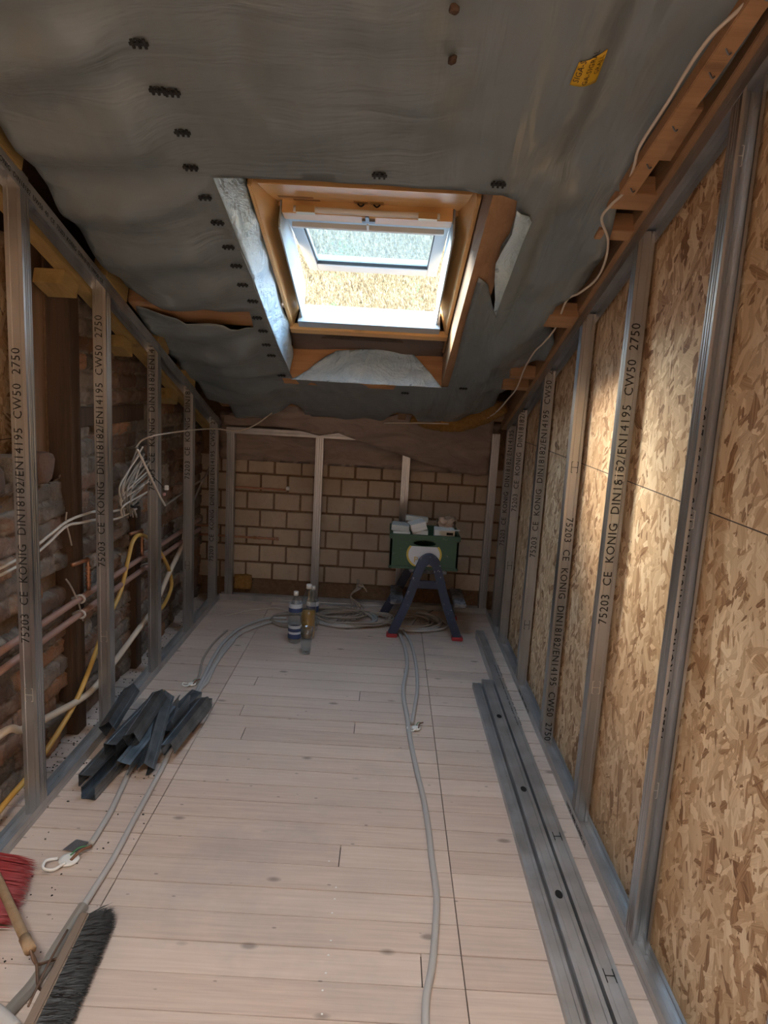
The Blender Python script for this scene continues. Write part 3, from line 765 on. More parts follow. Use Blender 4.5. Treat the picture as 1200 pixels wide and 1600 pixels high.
for i, (y, lb) in enumerate(((2.62, 'short batten end jutting from the brick by the second left stud'), (3.18, 'short batten end jutting from the brick by the third left stud'), (3.86, 'short batten end jutting from the brick by the fourth left stud'))):
    s_ = (y-2.2)/.948
    slab(-1.30, -1.19, s_, s_+.12, -.15, -.095, 'batten_end', YELT, lb, 'wood block', 'batten ends on the brick wall')
# long batten nailed over the membrane, upper right
a0 = loc(.628, -.10, -.035); a1 = loc(.70, -1.4, -.04)
bt = empty('ceiling_batten', a0, 'long pale batten with nails running over the membrane at the upper right', 'batten')
MB().bar(a1, a0, .045, .035).build('lath', TIMBERX, bt, bevel=.002)
for t_ in (.03, .11, .22, .35, .40, .5, .62):
    p = a0.lerp(a1, t_)+Vector((0, 0, -.018)); nl = MB(); nl.tube([p+Vector((-.006, 0, .004)), p+Vector((.004, .002, -.010)), p+Vector((.010, .004, -.006))], .0022, 6, 3); nl.build('nail', GALVD, bt)
# noggins between the batten and the right rafter
for s0, s1, x0, n0, lb in ((-.36, -.16, .61, .015, 'large orange noggin highest beside the right rafter'), (-.06, .02, .61, -.02, 'orange noggin just under the end of the long batten'),
                       (.12, .18, .62, -.025, 'pale noggin below the orange one, second under the long batten'), (.74, .85, .615, -.03, 'sawn block end poking from the membrane half way down the slope'),
                       (1.50, 1.54, .60, -.01, 'thin noggin edge low on the right slope'), (1.66, 1.72, .59, -.01, 'noggin low on the right slope above the insulation')):
    slab(x0, .73, s0, s1, n0, n0+.06, 'noggin', TIMBERX, lb, 'wood block', 'noggins beside the right rafter')
slab(-1.14, -.60, .90, 1.09, .004, .075, 'noggin', TIMBERX, 'orange cross batten showing through the gap in the membrane on the left', 'batten')
slab(.05, .10, 2.2, 2.50, .01, .12, 'noggin', TIMBER, 'short rafter end above the brown sheet, right of centre', 'wood block')
slab(-1.1, .73, 2.40, 2.50, .04, .15, 'wall_plate', TIMBERX, 'beam across the foot of the roof slope above the block wall', 'beam')
# insulation showing below the membrane edge
def roll(name, pts, r, m, label, cat):
    mb = MB(); mb.tube(pts, lambda t_: r*(.75+.35*math.sin(t_*math.pi)), 12, 8)
    mb.v = [tuple(Vector(p)+Vector((noise.noise(Vector(p)*26), noise.noise(Vector(p)*26+Vector((5, 5, 5))), noise.noise(Vector(p)*26+Vector((9, 0, 3)))))*.014) for p in mb.v]
    return thing_mb(mb, name, m, label, cat, smooth=True)
roll('insulation_strip', [loc(.14, 2.44, .02), loc(.3, 2.46, .0), loc(.45, 2.42, .0), loc(.58, 2.30, .01), loc(.66, 2.1, .01)], .05, INSUL, 'ragged orange strip of mineral wool under the lower right membrane edge', 'insulation')

# brown sheet hanging at the back
YS = 4.60
def bp(u, v, y=YS): q = at(u, v, 1, y); return (q.x, q.z)
outl = [bp(352, 652), bp(372, 640), bp(405, 640), bp(455, 626), bp(490, 650), bp(600, 652), bp(650, 640), bp(700, 650), bp(760, 640), bp(772, 652), bp(768, 700), bp(764, 742), bp(748, 746), bp(700, 735), bp(660, 723), bp(622, 709), bp(575, 694), bp(530, 676), bp(500, 680), bp(455, 668), bp(400, 664), bp(352, 664)]
def hang(x, z): return Vector((x, YS-.035*math.sin((x+1)*3)+.025*noise.noise(Vector((x*4, z*7, 0)))+(z-1.1)*-.25, z))
o = sheet('hanging_sheet', outl, [], hang, PAPER, .03); tag(o, 'dusty brown sheet drooping in a curve from the roof foot over the block wall', 'sheet')
o = sheet('wall_sheet', [(-1.15, .975), (.75, .965), (.75, 1.32), (-1.15, 1.30)], [], lambda x, z: Vector((x, 4.75+.012*math.sin(z*55+3*noise.noise(Vector((x*3, z*4, 0)))+x*2), z)), PAPER, .03)
tag(o, 'brown wrinkled sheet stretched across the top of the block wall behind the studs', 'sheet')

# ------------------------------------------------------------------ left side: timbers on the brick
def tbox(lo, hi, name, m, label, cat, bevel=.004): return thing_mb(MB().box(lo, hi), name, m, label, cat, bevel=bevel)
tbox((-1.33, 2.715, 0), (-1.235, 2.80, 2.0), 'timber_post', DARKT, 'dark old timber post against the brick between the first two left studs', 'post')
tbox((-1.36, 2.53, 1.12), (-1.33, 2.71, 2.05), 'board', PALET, 'wide brown upright board behind the nearest left stud', 'board')
tbox((-1.29, 3.42, 0), (-1.245, 3.50, .85), 'timber_post', DARKT, 'short dark post in the brick behind the second and third left studs', 'post')
tbox((-1.43, 1.2, 1.02), (-1.41, 2.705, 1.98), 'osb_panel', OSB, 'orange OSB panel behind the nearest left stud at the picture edge', 'board')
tbox((-1.285, 2.85, 1.28), (-1.262, 3.6, 1.36), 'wall_beam', DARKT, 'dark horizontal timber let into the brick high behind the second left stud', 'beam')
# bottom sleeper on the left floor and rubble
def rock(c, r, seed, m=BRICK):
    bm = bmesh.new(); bmesh.ops.create_icosphere(bm, subdivisions=3, radius=1); rnd = random.Random(seed)
    ang = rnd.uniform(0, 6)
    for v in bm.verts:
        d = 1+.35*noise.noise(v.co*1.2+Vector((seed, 0, 0)))+.12*noise.noise(v.co*4+Vector((seed, 3, 0)))
        q = v.co*d; q = Vector((max(-.75, min(.75, q.x)), max(-.8, min(.8, q.y)), max(-.7, min(.7, q.z))))
        q = Vector((q.x*r[0]*math.cos(ang*.1)-q.y*r[1]*.1, q.y*r[1], q.z*r[2])); v.co = q+Vector(c)
    me = bpy.data.meshes.new('rubble'); bm.to_mesh(me); bm.free()
    a = me.color_attributes.new('Col', 'FLOAT_COLOR', 'POINT')
    col = rnd.choice([(.26, .22, .18, 1), (.20, .16, .13, 1), (.17, .10, .07, 1)]); a.data.foreach_set('color', list(col)*len(me.vertices))
    return link('rubble', me, m, smooth=True)
for i, (y, r, lb) in enumerate(((2.0, .11, 'loose mortar lump on the ledge at the left picture edge'), (2.22, .10, 'pale rubble lump on the ledge just left of the nearest stud'), (2.42, .09, 'broken stone on the brick ledge right of the nearest stud'), (2.58, .075, 'small rounded stone at the end of the brick ledge'))):
    o = rock((-1.33, y, 1.10+.045), (.10, r, .08), i+2); tag(o, lb, 'rubble', 'rubble on the brick ledge')

# copper heating pipes along the brick
def pipe(name, pts, r, m, label, cat='pipe', seg=12, res=6, group=None, ribs=0.0, parts=None):
    root = empty(name, pts[0], label, cat, group); mb = MB(); mb.tube(pts, r, seg, res, ribs=ribs); mb.build('tube', m, root, smooth=True)
    return root
XP = -1.215
for z, lb in ((.60, 'upper of two copper pipes running level along the brick wall'), (.535, 'lower of two copper pipes running level along the brick wall')):
    rt = pipe('copper_pipe', [(XP, 1.5, z), (XP, 2.6, z), (XP, 3.4, z-.002), (XP, 4.5, z-.004)], .0125, PINKPIPE, lb, group='level copper pipes on the brick wall')
    for y in (2.36, 2.72, 3.50):
        MB().tube([(XP-.03, y-.012, z), (XP+.006, y-.012, z+.016), (XP+.022, y-.012, z), (XP+.006, y-.012, z-.016), (XP-.03, y-.012, z)], .005, 6, 5).build('pipe_clip', GREYPIPE, rt, smooth=True)
def elbow(y, z, lb):
    rt = empty('pipe_stub', (XP, y, z), lb, 'pipe')
    MB().tube([(XP-.02, y-.10, z), (XP, y-.02, z), (XP+.002, y, z-.01), (XP+.002, y+.002, z-.13)], .009, 10, 6).build('tube', COPPER, rt, smooth=True)
    for k in range(5): MB().tube([(XP+.002, y+.002, z-.03-.018*k), (XP+.002, y+.002, z-.036-.018*k)], .0125, 12, 1).build('ring', COPPER, rt)
elbow(2.79, .745, 'bent copper stub with ringed fittings on the post between the first two left studs')
elbow(3.42, .74, 'bent copper stub with ringed fittings right of the second left stud')
# pipes on the block wall
yb = 4.755
rt = pipe('copper_pipe', [(-1.06, yb, .08), (-1.065, yb, .4), (-1.07, yb, .76), (-1.05, yb, .785), (-.9, yb, .786), (-.69, yb, .785)], .007, COPPER, 'thin copper pipe rising in the left corner and turning along the block wall')
MB().lathe([(.010, 0), (.014, .004), (.014, .02), (.008, .026)], (-.675, yb-.01, .785), 12).build('valve', WHITEP, rt, smooth=True)
rt = pipe('copper_pipe', [(-1.3, yb-.02, .445), (-1.0, yb-.02, .442), (-.75, yb-.02, .44)], .008, COPPER, 'level copper pipe with soldered fittings low on the block wall')
for x in (-.90, -.87, -.77, -.745): MB().tube([(x, yb-.02, .441), (x+.018, yb-.02, .441)], .0115, 10, 1).build('fitting', COPPER, rt)
rt = pipe('copper_pipe', [(-1.3, yb-.1, .525), (-1.2, yb-.1, .525), (-1.13, yb-.1, .522)], .008, COPPER, 'short capped copper pipe in the back left corner')
MB().tube([(-1.15, yb-.1, .523), (-1.12, yb-.1, .522)], .0125, 10, 1).build('fitting', BRASS, rt)
fo = MB(); c0 = at(378, 913, 1, 4.72)
def blob(c, r, n_, seed, name, m, label, cat):
    bm = bmesh.new(); bmesh.ops.create_cube(bm, size=2); bmesh.ops.subdivide_edges(bm, edges=bm.edges[:], cuts=6, use_grid_fill=True)
    for v in bm.verts:
        v.co = Vector((v.co.x*r[0], v.co.y*r[1], v.co.z*r[2]))*(1-.10*(v.co.length-1))+Vector((noise.noise(v.co*3+Vector((seed,)*3)), noise.noise(v.co*3+Vector((seed+3,)*3)), noise.noise(v.co*3)))*n_
        v.co += Vector(c)
    me = bpy.data.meshes.new(name); bm.to_mesh(me); bm.free(); return tag(link(name, me, m, smooth=True), label, cat)
blob((c0.x, 4.755, .115), (.06, .02, .05), .012, 3, 'insulation_scrap', INSUL, 'torn scrap of yellow mineral wool at the foot of the block wall, left corner', 'insulation')

# ------------------------------------------------------------------ cables and hoses on the left wall
def W(*uv, x=-1.21): return [at(u, v, 0, x) for u, v in uv]
rt = pipe('cream_pipe', [Vector((-1.2, 1.6, .33))]+W((0, 1148), (35, 1140), (80, 1118), (140, 1082), (178, 1035), (215, 985), (240, 950), (262, 900), (285, 850), (290, 815)), .0135, TUBEC, 'cream plastic pipe curving across the brick wall from lower left to the back corner', 'pipe')
rt = pipe('yellow_hose', [Vector((-1.2, 1.7, .02))]+W((0, 1265), (50, 1205), (110, 1112), (140, 1045), (165, 975), (188, 925), (200, 875), (208, 845), (220, 836), (240, 848), (262, 885), (268, 915), (258, 942), (248, 955)), .010, YEL, 'yellow gas hose looping up and over along the brick wall', 'hose')
for k, (off, lb) in enumerate(((0, 'upper white cable of the pair strung across the brick wall'), (11, 'lower white cable of the pair strung across the brick wall'))):
    pipe('white_cable', W((-40, 905+off), (0, 888+off), (40, 866+off), (75, 838+off), (103, 816+off*.6), (125, 806+off), (150, 799+off*1.2), (175, 799+off*1.2), (195, 794+off), (213, 784+off)), .0055, WIREW, lb, 'cable', 8, 6, 'paired white cables on the brick wall')
# bunch of loose cable ends
bn = empty('cable_bunch', at(205, 790, 0, -1.2), 'bunch of cut off white and grey cables fanning out behind the third left stud', 'cable')
rnd = random.Random(11)
for k in range(16):
    u0, v0 = 200+rnd.uniform(-10, 14), 795+rnd.uniform(-8, 14); u1, v1 = 214+k*2.0+rnd.uniform(-6, 6), 695+k*3.8+rnd.uniform(-6, 14)
    pts = [at(u0, v0, 0, -1.21), at((u0*2+u1)/3-14+rnd.uniform(-4, 3), (v0*2+v1)/3, 0, -1.19+rnd.uniform(-.01, .02)), at((u0+2*u1)/3-8+rnd.uniform(-3, 3), (v0+2*v1)/3, 0, -1.18), at(u1+4, v1, 0, -1.17+rnd.uniform(-.01, .03))]
    MB().tube(pts, .0042, 6, 6).build('cable_end', WIREG if k % 3 else WIREW, bn, smooth=True)
MB().tube([at(200, 786, 0, -1.22), at(208, 792, 0, -1.17), at(216, 786, 0, -1.19)], .006, 6, 5).build('tie', INK, bn)
pipe('white_cable', [at(u, v, 0, -1.10) for u, v in ((215, 703), (232, 738), (246, 768), (258, 790))], .005, WIREW, 'straight white cable end leaning in front of the third left stud', 'cable', 8)
lc = pipe('connector_lead', [at(u, v, 0, -1.105) for u, v in ((232, 730), (240, 745), (250, 755), (255, 762))], .002, INK, 'thin dark lead ending in a small white connector by the third left stud', 'cable', 6)
p = at(260, 762, 0, -1.105); MB().box(p-Vector((.008, .008, .012)), p+Vector((.010, .008, .012))).build('connector', WHITEP, lc, bevel=.002)
p = at(257, 772, 0, -1.105); MB().box(p-Vector((.008, .006, .008)), p+Vector((.006, .006, .006))).build('connector', mat('pink_plastic', (.55, .30, .30), .4), lc, bevel=.002)
# cable slung from the bunch across to the ceiling
pipe('slung_cable', [at(212, 700, 0, -1.19), at(222, 688, 0, -1.17), at(240, 681, 0, -1.12), at(262, 677, 0, -1.10), at(300, 672, 0, -1.09), at(335, 670, 1, 4.3), at(365, 673, 1, 4.3), at(385, 670, 1, 4.3), at(405, 660, 1, 4.3), at(425, 645, 1, 4.35)], .004, WIREW, 'beige cable slung from the cable bunch across to the lower ceiling', 'cable', 8)
pipe('drop_cable', W((340, 700), (325, 735), (310, 765), (298, 795), (290, 812), x=-1.2), .006, WIREG, 'grey cable rising steeply in the back left corner', 'cable', 8)
pipe('wall_cable', W((258, 790), (275, 778), (295, 762), (312, 752), (325, 740), x=-1.2), .005, WIREG, 'grey cable rising gently towards the back left corner', 'cable', 8)
pipe('wall_cable', W((103, 905), (110, 915), (120, 935), (125, 950), (130, 970)), .0035, WIREG, 'short dark cable dangling over the copper pipes between the first two left studs', 'cable', 6)
pipe('wall_cable', W((104, 800), (103, 815), (108, 835), (112, 852)), .0035, WIREG, 'looped grey tie hanging from the white cable pair', 'cable', 6)
# cable along right edge of membrane
pipe('edge_cable', [loc(.72, -.9, -.03)]+[loc(*A(u, v, -.045), -.045) for u, v in ((1165, 5), (1100, 70), (1040, 165), (1000, 228), (990, 262), (975, 300), (955, 320), (940, 342), (950, 375), (945, 410), (930, 438), (905, 458))]+[loc(*A(u, v, -.02), -.02) for u, v in ((885, 470), (868, 512), (850, 535), (835, 550), (820, 575), (808, 605), (795, 622), (770, 648), (735, 662), (700, 662), (658, 661), (600, 661))], .0042, WIREW, 'beige cable wandering along the right edge of the membrane', 'cable', 8, 8)
# staples / black fixings on the membrane
for i, (u, v, lb) in enumerate(((217, 62, 'black staple strip nearest the top left of the ceiling'), (247, 137, 'left one of the two touching black staple strips'), (268, 141, 'right one of the two touching black staple strips'), (285, 203, 'fourth black staple strip down the ceiling line'),
        (298, 257, 'black staple strip just above the skylight corner'), (320, 303, 'black staple strip just below the upper left skylight corner'), (340, 345, 'second black staple strip down the left skylight edge'), (357, 383, 'third black staple strip down the left skylight edge'),
        (369, 415, 'fourth black staple strip down the left skylight edge'), (379, 443, 'fifth black staple strip down the left skylight edge'), (395, 469, 'sixth black staple strip down the left skylight edge'), (402, 494, 'seventh black staple strip down the left skylight edge'),
        (411, 516, 'eighth black staple strip down the left skylight edge'), (416, 535, 'ninth black staple strip down the left skylight edge'), (424, 553, 'tenth black staple strip down the left skylight edge'), (440, 585, 'lowest black staple strip at the bottom left skylight corner'),
        (593, 272, 'black staple strip above the middle of the skylight'), (779, 282, 'black staple strip above the right end of the skylight'), (633, 611, 'black staple strip below the middle of the skylight'), (724, 604, 'black staple strip below the right rafter'))):
    x, s = A(u, v); n_ = wrinkle(x, s)-.003
    st = MB(); wd = .022; 
    st.sbox(x-wd, x+wd, s-.003, s+.006, n_-.004, n_)
    for q in (-.014, 0, .014): st.sbox(x+q-.003, x+q+.003, s-.012, s+.014, n_-.005, n_)
    st.tube([loc(x-.008, s-.006, n_-.003), loc(x-.004, s-.016, n_-.006), loc(x+.006, s-.016, n_-.006), loc(x+.010, s-.006, n_-.003)], .002, 5, 3)
    thing_mb(st, 'staple_strip', INK, lb, 'staple', 'black staple strips on the membrane')
# yellow tape label
lx = [A(890, 122), A(905, 88), A(950, 80), A(931, 125)]
tp = empty('tape_label', loc(*lx[0], -.03), 'yellow piece of printed adhesive tape stuck on the upper right membrane', 'tape')
nv = [loc(x, s, 0) for x, s in lx]
sheet('tape', [Vector(q) for q in lx], [], lambda x, s: loc(x, s, wrinkle(x, s)-.004), mat('yellow_tape', (.62, .38, .02), .4), .012, .0006, tp)
rt_ = (nv[1]-nv[0]).normalized(); upv = (nv[0]-nv[3]).normalized()
nrm = rt_.cross(upv).normalized(); 
if nrm.dot(N) > 0: upv = -upv; nrm = -nrm
upv = nrm.cross(rt_)
base = nv[0] if (nv[0]-nv[3]).dot(upv) < 0 else nv[3]
for k, (tx, sz, du, dv) in enumerate((("SIGA-S", .019, .010, .046), ("GA-SIGRAL", .017, .004, .025), ("GRALL", .014, .03, .008))):
    tm = text_mesh(tx, sz, tp, base+rt_*du+upv*dv, rt_, upv)
    for v_ in tm.data.vertices:
        q = v_.co-P0; v_.co = loc(v_.co.x, S.dot(q), wrinkle(v_.co.x, S.dot(q))-.0065+.2*N.dot(q))
for i, (u, v, lb) in enumerate(((707, 88, 'dark torn knot of wood poking through the membrane, upper centre'), (710, 8, 'dark scrap poking through the membrane at the very top edge'))):
    x, s = A(u, v); o = rock(loc(x, s, -.01), (.013, .015, .010), 20+i, DARKT); o.name = 'wood_splinter'; tag(o, lb, 'splinter')

# ------------------------------------------------------------------ loose profiles on the floor, right
def lying(name, x0, y0, x1, y1, label, h=.05, w_=.05, m=GALVF, z=.001, up=True, txt=None, pn=()):
    a = Vector((x0, y0, z)); b = Vector((x1, y1, z)); d = (b-a); A_ = Vector((d.y, -d.x, 0)).normalized()
    root = empty(name, a, label, 'metal profile')
    p = [(.006, 0), (0, 0), (0, h*.3), (.001, h*.36), (.001, h*.6), (0, h*.66), (0, h), (w_*.2, h), (w_*.24, h-.0018), (w_*.76, h-.0018), (w_*.8, h), (w_, h), (w_, h*.66), (w_-.001, h*.6), (w_-.001, h*.36), (w_, h*.3), (w_, 0), (w_-.006, 0)]
    MB().channel(p, a, A_, ez, d).build('profile', m, root)
    dn = d.normalized()
    if txt: words(txt[0], txt[1], root, a+dn*txt[2]+A_*(w_*.32)+ez*(h+.0006), dn, -A_)
    for q in pn:
        c = a+dn*q+A_*(w_/2)+ez*(h+.0006)
        mb = MB()
        for sg in (-1, 1): mb.bar(c+A_*sg*.012-dn*.022, c+A_*sg*.012+dn*.022, .002, .001, side=A_)
        mb.bar(c-A_*.012, c+A_*.012, .002, .001, side=dn); mb.build('h_punch', HOLE, root)
    return root, a, dn, A_
# direction: from the far end towards the camera, so A_ points to -x
lying('loose_profile', .662, 4.19, .672, 1.0, 'long printed steel profile lying furthest right on the floor, its far end by the corner', h=.048, w_=.05, txt=("CW50 2750  DIN18182  KONIG  CE  75203  CW50", .03, .55), pn=(2.05, 2.62))
r_, a_, d_, A_ = lying('loose_profile', .606, 3.45, .612, 1.40, 'steel profile with three dark holes lying in the middle of the floor rails', h=.040, w_=.05)
for q in (.42, 1.02, 1.58):
    c = a_+d_*q+A_*.025+ez*.0406; mb = MB(); mb.add([c+A_*(.011*math.cos(k*math.pi/8))+d_*(.018*math.sin(k*math.pi/8)) for k in range(16)]+[c+ez*.0006+A_*(.011*math.cos(k*math.pi/8))+d_*(.018*math.sin(k*math.pi/8)) for k in range(16)], [tuple(range(16)), tuple(range(16, 32))]+[(k, (k+1) % 16, 16+(k+1) % 16, 16+k) for k in range(16)])
    mb.build('cable_hole', HOLE, r_)
lying('loose_profile', .548, 3.44, .552, 1.0, 'bright speckled steel profile lying leftmost of the three floor rails', h=.022, w_=.040)

# pile of short offcuts, left
def offcut(u, v, L, yaw, pitch, roll_, z, label, w_=.05, h=.045, m=GALVD, cut=0.0):
    p = at(u, v, 2, z); root = empty('profile_offcut', p, label, 'metal offcut', 'steel offcuts in the pile by the second left stud')
    d = Vector((math.sin(yaw)*math.cos(pitch), math.cos(yaw)*math.cos(pitch), math.sin(pitch))); sd = d.cross(ez).normalized(); up = sd.cross(d)
    q = Matrix.Rotation(roll_, 3, d); sd = q @ sd; up = q @ up
    pr = [(.006, 0), (0, 0), (0, h*.35), (.001, h*.4), (.001, h*.6), (0, h*.65), (0, h), (w_*.2, h), (w_*.24, h-.0015), (w_*.76, h-.0015), (w_*.8, h), (w_, h), (w_, h*.65), (w_-.001, h*.6), (w_-.001, h*.4), (w_, h*.35), (w_, 0), (w_-.006, 0)]
    MB().channel(pr, p, sd, up, d*L, cuts=(lambda q_: L-cut*((q_-p).dot(up))/h) if cut else None).build('profile', m, root)
r2 = R
offcut(123, 1228, .42, r2(3), 0, 0, .003, 'offcut nearest the camera on the left of the pile, open end towards us')
offcut(148, 1232, .50, r2(5), 0, r2(180), .050, 'offcut lying open side up beside the nearest one')
offcut(163, 1178, .38, r2(8), r2(4), 0, .055, 'short dark offcut lying on top of the nearest offcuts')
offcut(165, 1150, .30, r2(-2), r2(6), r2(-35), .075, 'rolled over offcut leaning on the foot of the second left stud')
offcut(180, 1205, .42, r2(6), r2(5), r2(12), .045, 'bluish offcut in the middle of the pile, slanting right')
offcut(200, 1165, .30, r2(3), r2(9), r2(-25), .085, 'offcut resting across the middle of the pile')
offcut(213, 1203, .46, r2(-7), r2(15), r2(42), .03, 'highest offcut, tilted up with its edge towards the skylight', cut=.04)
offcut(256, 1180, .36, r2(9), r2(6), r2(-20), .02, 'offcut on the right of the pile with an open far end')
offcut(268, 1128, .20, r2(6), r2(8), r2(175), .10, 'bright ribbed offcut lying open on the right of the pile', m=GALV, cut=.03)
offcut(284, 1142, .24, r2(5), 0, 0, .003, 'short offcut furthest right in the pile, dark open end to the camera')
offcut(238, 1148, .34, r2(12), r2(3), r2(8), .003, 'flat offcut at the bottom right of the pile')

# ------------------------------------------------------------------ floor conduits
def F(*uv, z=.011): return [at(u, v, 2, z) for u, v in uv]
pipe('floor_conduit', F((448, 966), (420, 966), (395, 973), (370, 985), (350, 1003), (335, 1025), (322, 1050), (303, 1090), (282, 1135), (258, 1190), (240, 1225), (210, 1280), (178, 1340), (150, 1385), (128, 1420)), .0095, GREYPIPE, 'grey conduit sweeping from the cable tangle along the left of the floor', 'conduit', 10, 8)
rt = empty('flexible_conduit', at(128, 1420, 2, .012), 'ribbed metal flexible conduit running past the brooms at the lower left', 'conduit')
pts = catmull(F((130, 1416), (105, 1455), (80, 1495), (50, 1540), (15, 1580), (-15, 1620), z=.013), 40); MB().tube(pts, .0125, 10, raw=True, ribs=.24).build('tube', mat('ribbed_metal', (.45, .43, .40), .35, .6), rt)
pipe('floor_conduit', F((450, 972), (425, 972), (398, 980), (373, 992), (352, 1012), (338, 1035), (325, 1055), (300, 1100), (270, 1150)), .0095, GREYPIPE, 'second grey conduit alongside, disappearing under the offcut pile', 'conduit', 10, 8)
pipe('floor_conduit', F((222, 1180), (205, 1200), (190, 1232), (172, 1270), (152, 1303), (142, 1318)), .010, GREYPIPE, 'short grey conduit coming out of the offcut pile to the white junction disc', 'conduit', 10, 8)
pipe('floor_conduit', F((372, 990), (362, 1005), (348, 1022), (335, 1042), (322, 1068), (306, 1080)), .008, GREYPIPE, 'thinner conduit branching to the wire end near the third left stud', 'conduit', 10, 8)
pipe('floor_conduit', F((355, 985), (335, 1003), (318, 1028), (312, 1052), (306, 1068)), .006, WIREG, 'thin grey cable on the outer side of the left conduit sweep', 'conduit', 10, 8)
pipe('floor_conduit', F((622, 985), (632, 1010), (636, 1040), (630, 1080), (636, 1120), (640, 1150), (650, 1200), (662, 1250), (670, 1300), (675, 1345), (682, 1400), (680, 1455), (675, 1510), (666, 1560), (664, 1620)), .0105, GREYPIPE, 'long grey conduit running down the middle of the floor towards the camera', 'conduit', 10, 10)
pipe('floor_conduit', F((630, 985), (642, 1005), (650, 1040), (652, 1075), (648, 1105), (644, 1130)), .009, GREYPIPE, 'second conduit right of the long one, ending at the middle junction', 'conduit', 10, 8)
pipe('floor_cable', F((350, 962), (370, 958), (395, 953), (430, 950), (450, 955), z=.005), .004, WIREW, 'thin beige cable on the floor in front of the left block wall', 'cable', 8)
# junction ends
def junction(u, v, label, s_=1.0, tail=()):
    c = at(u, v, 2, .004); rt = empty('wire_end', c, label, 'wire end')
    MB().lathe([(.0, 0), (.024*s_, 0), (.026*s_, .004), (.024*s_, .008), (.016*s_, .009), (.0, .009)], c, 20).build('disc', WHITEP, rt, smooth=True)
    MB().tube([c+Vector((-.03*s_, .0, .006)), c+Vector((-.05*s_, -.02*s_, .014)), c+Vector((-.045*s_, -.045*s_, .012)), c+Vector((-.02*s_, -.045*s_, .008)), c+Vector((.0, -.02*s_, .012))], .004*s_, 6, 6).build('white_wire', WHITEP, rt, smooth=True)
    MB().tube([c+Vector((.01, -.01, .01)), c+Vector((.02*s_, .02*s_, .018)), c+Vector((.04*s_, .045*s_, .016))], .004*s_, 6, 5).build('brown_wire', mat('brown_wire', (.20, .09, .05), .5), rt, smooth=True)
    MB().tube([c+Vector((.0, .01, .012)), c+Vector((.012*s_, .03*s_, .02)), c+Vector((.035*s_, .05*s_, .012))], .002*s_, 6, 5).build('green_wire', mat('green_wire', (.08, .25, .10), .5), rt, smooth=True)
junction(108, 1345, 'white junction disc with bare wire ends on the lower left floor', 1.2)
junction(650, 1139, 'round white connector with wires beside the long middle conduit', .8)
junction(300, 1070, 'small white wire end with a dark plug near the offcut pile', .8)
c = at(118, 1322, 2, .004); MB_ = MB(); MB_.prism([(-.03, -.025), (.025, -.03), (.035, .02), (-.01, .03)], c+Vector((0, 0, .002)), ex, ey, ez*.0015)
thing_mb(MB_, 'metal_scrap', GALV, 'small square grey sheet scrap beside the junction disc on the lower left', 'scrap')

# cable tangle at the back
def coil(cx, cy, rx, ry, turns, r, m, label, seed, zz=.006, tails=()):
    rnd = random.Random(seed); pts = []
    for k in range(int(turns*12)+1):
        a = k/12*2*math.pi; q = 1+.30*noise.noise(Vector((k*.22, seed, 0)))
        pts.append(Vector((cx+rx*q*math.cos(a)+.05*noise.noise(Vector((k*.13, seed+4, 1))), cy+ry*q*math.sin(a), zz+.012*abs(noise.noise(Vector((k*.5, seed, 3))))+.0045*k/12)))
    pts += [Vector(t_) for t_ in tails]
    pipe('cable_coil', pts, r, m, label, 'cable coil', 7, 4, 'cable coils tangled before the block wall')
c1 = at(545, 968, 2, 0); c2 = at(655, 978, 2, 0); c3 = at(470, 972, 2, 0)
coil(c1.x-.02, c1.y, .20, .17, 3.2, .0105, GREYPIPE, 'large coil of grey conduit in the middle of the tangle', 2)
coil(c1.x+.05, c1.y-.03, .24, .13, 4.3, .006, WIREG, 'thin grey cable coiled over the middle of the tangle', 5, .014)
coil(c1.x-.06, c1.y+.02, .15, .10, 4.0, .005, WIREG, 'small thin cable coil at the heart of the tangle', 15, .022)
coil(c2.x-.02, c2.y+.03, .17, .15, 3.3, .0105, GREYPIPE, 'coil of pale conduit under the stepladder', 8)
coil(c2.x-.06, c2.y+.02, .15, .13, 4.2, .0065, WIREG, 'thin cable coiled under the stepladder', 12, .014)
coil(c3.x-.04, c3.y, .15, .13, 3.4, .007, WIREG, 'coil of grey cable around the bottles', 9)
bnd = empty('cable_riser', at(605, 955, 2, .02), 'bundle of cables rising from the tangle to a loose end on the block wall', 'cable')
for k in range(5):
    q = k*.007; MB().tube([at(520+k*9, 975-k*2, 2, .01), at(548+k*5, 950, 2, .03+q*.5), at(548, 930+k*2, 1, 4.60)+Vector((0, 0, q)), at(556, 920, 1, 4.66)+Vector((q, 0, 0)), at(558+k*2, 912+k, 1, 4.70)], .0035, 6, 6).build('cable_strand', WIREG, bnd, smooth=True)
p = at(559, 912, 1, 4.69); MB().tube([p, p+Vector((.0, 0, .03))], .009, 8, 2).build('cable_cap', WIREG, bnd)
for k in range(3):
    MB().tube([p+Vector((0, 0, -.01)), p+Vector((.03+.01*k, -.01, -.012*k)), p+Vector((.05+.008*k, -.02, -.03-.01*k))], .003, 6, 4).build('bare_wire', BRASS if k == 1 else WIREW, bnd)
pipe('floor_cable', [at(u, v, 2, .006) for u, v in ((640, 985), (650, 968), (668, 958), (685, 950), (700, 945))], .0045, WIREG, 'thin cable leaving the coil towards the right ladder step', 'cable', 8)

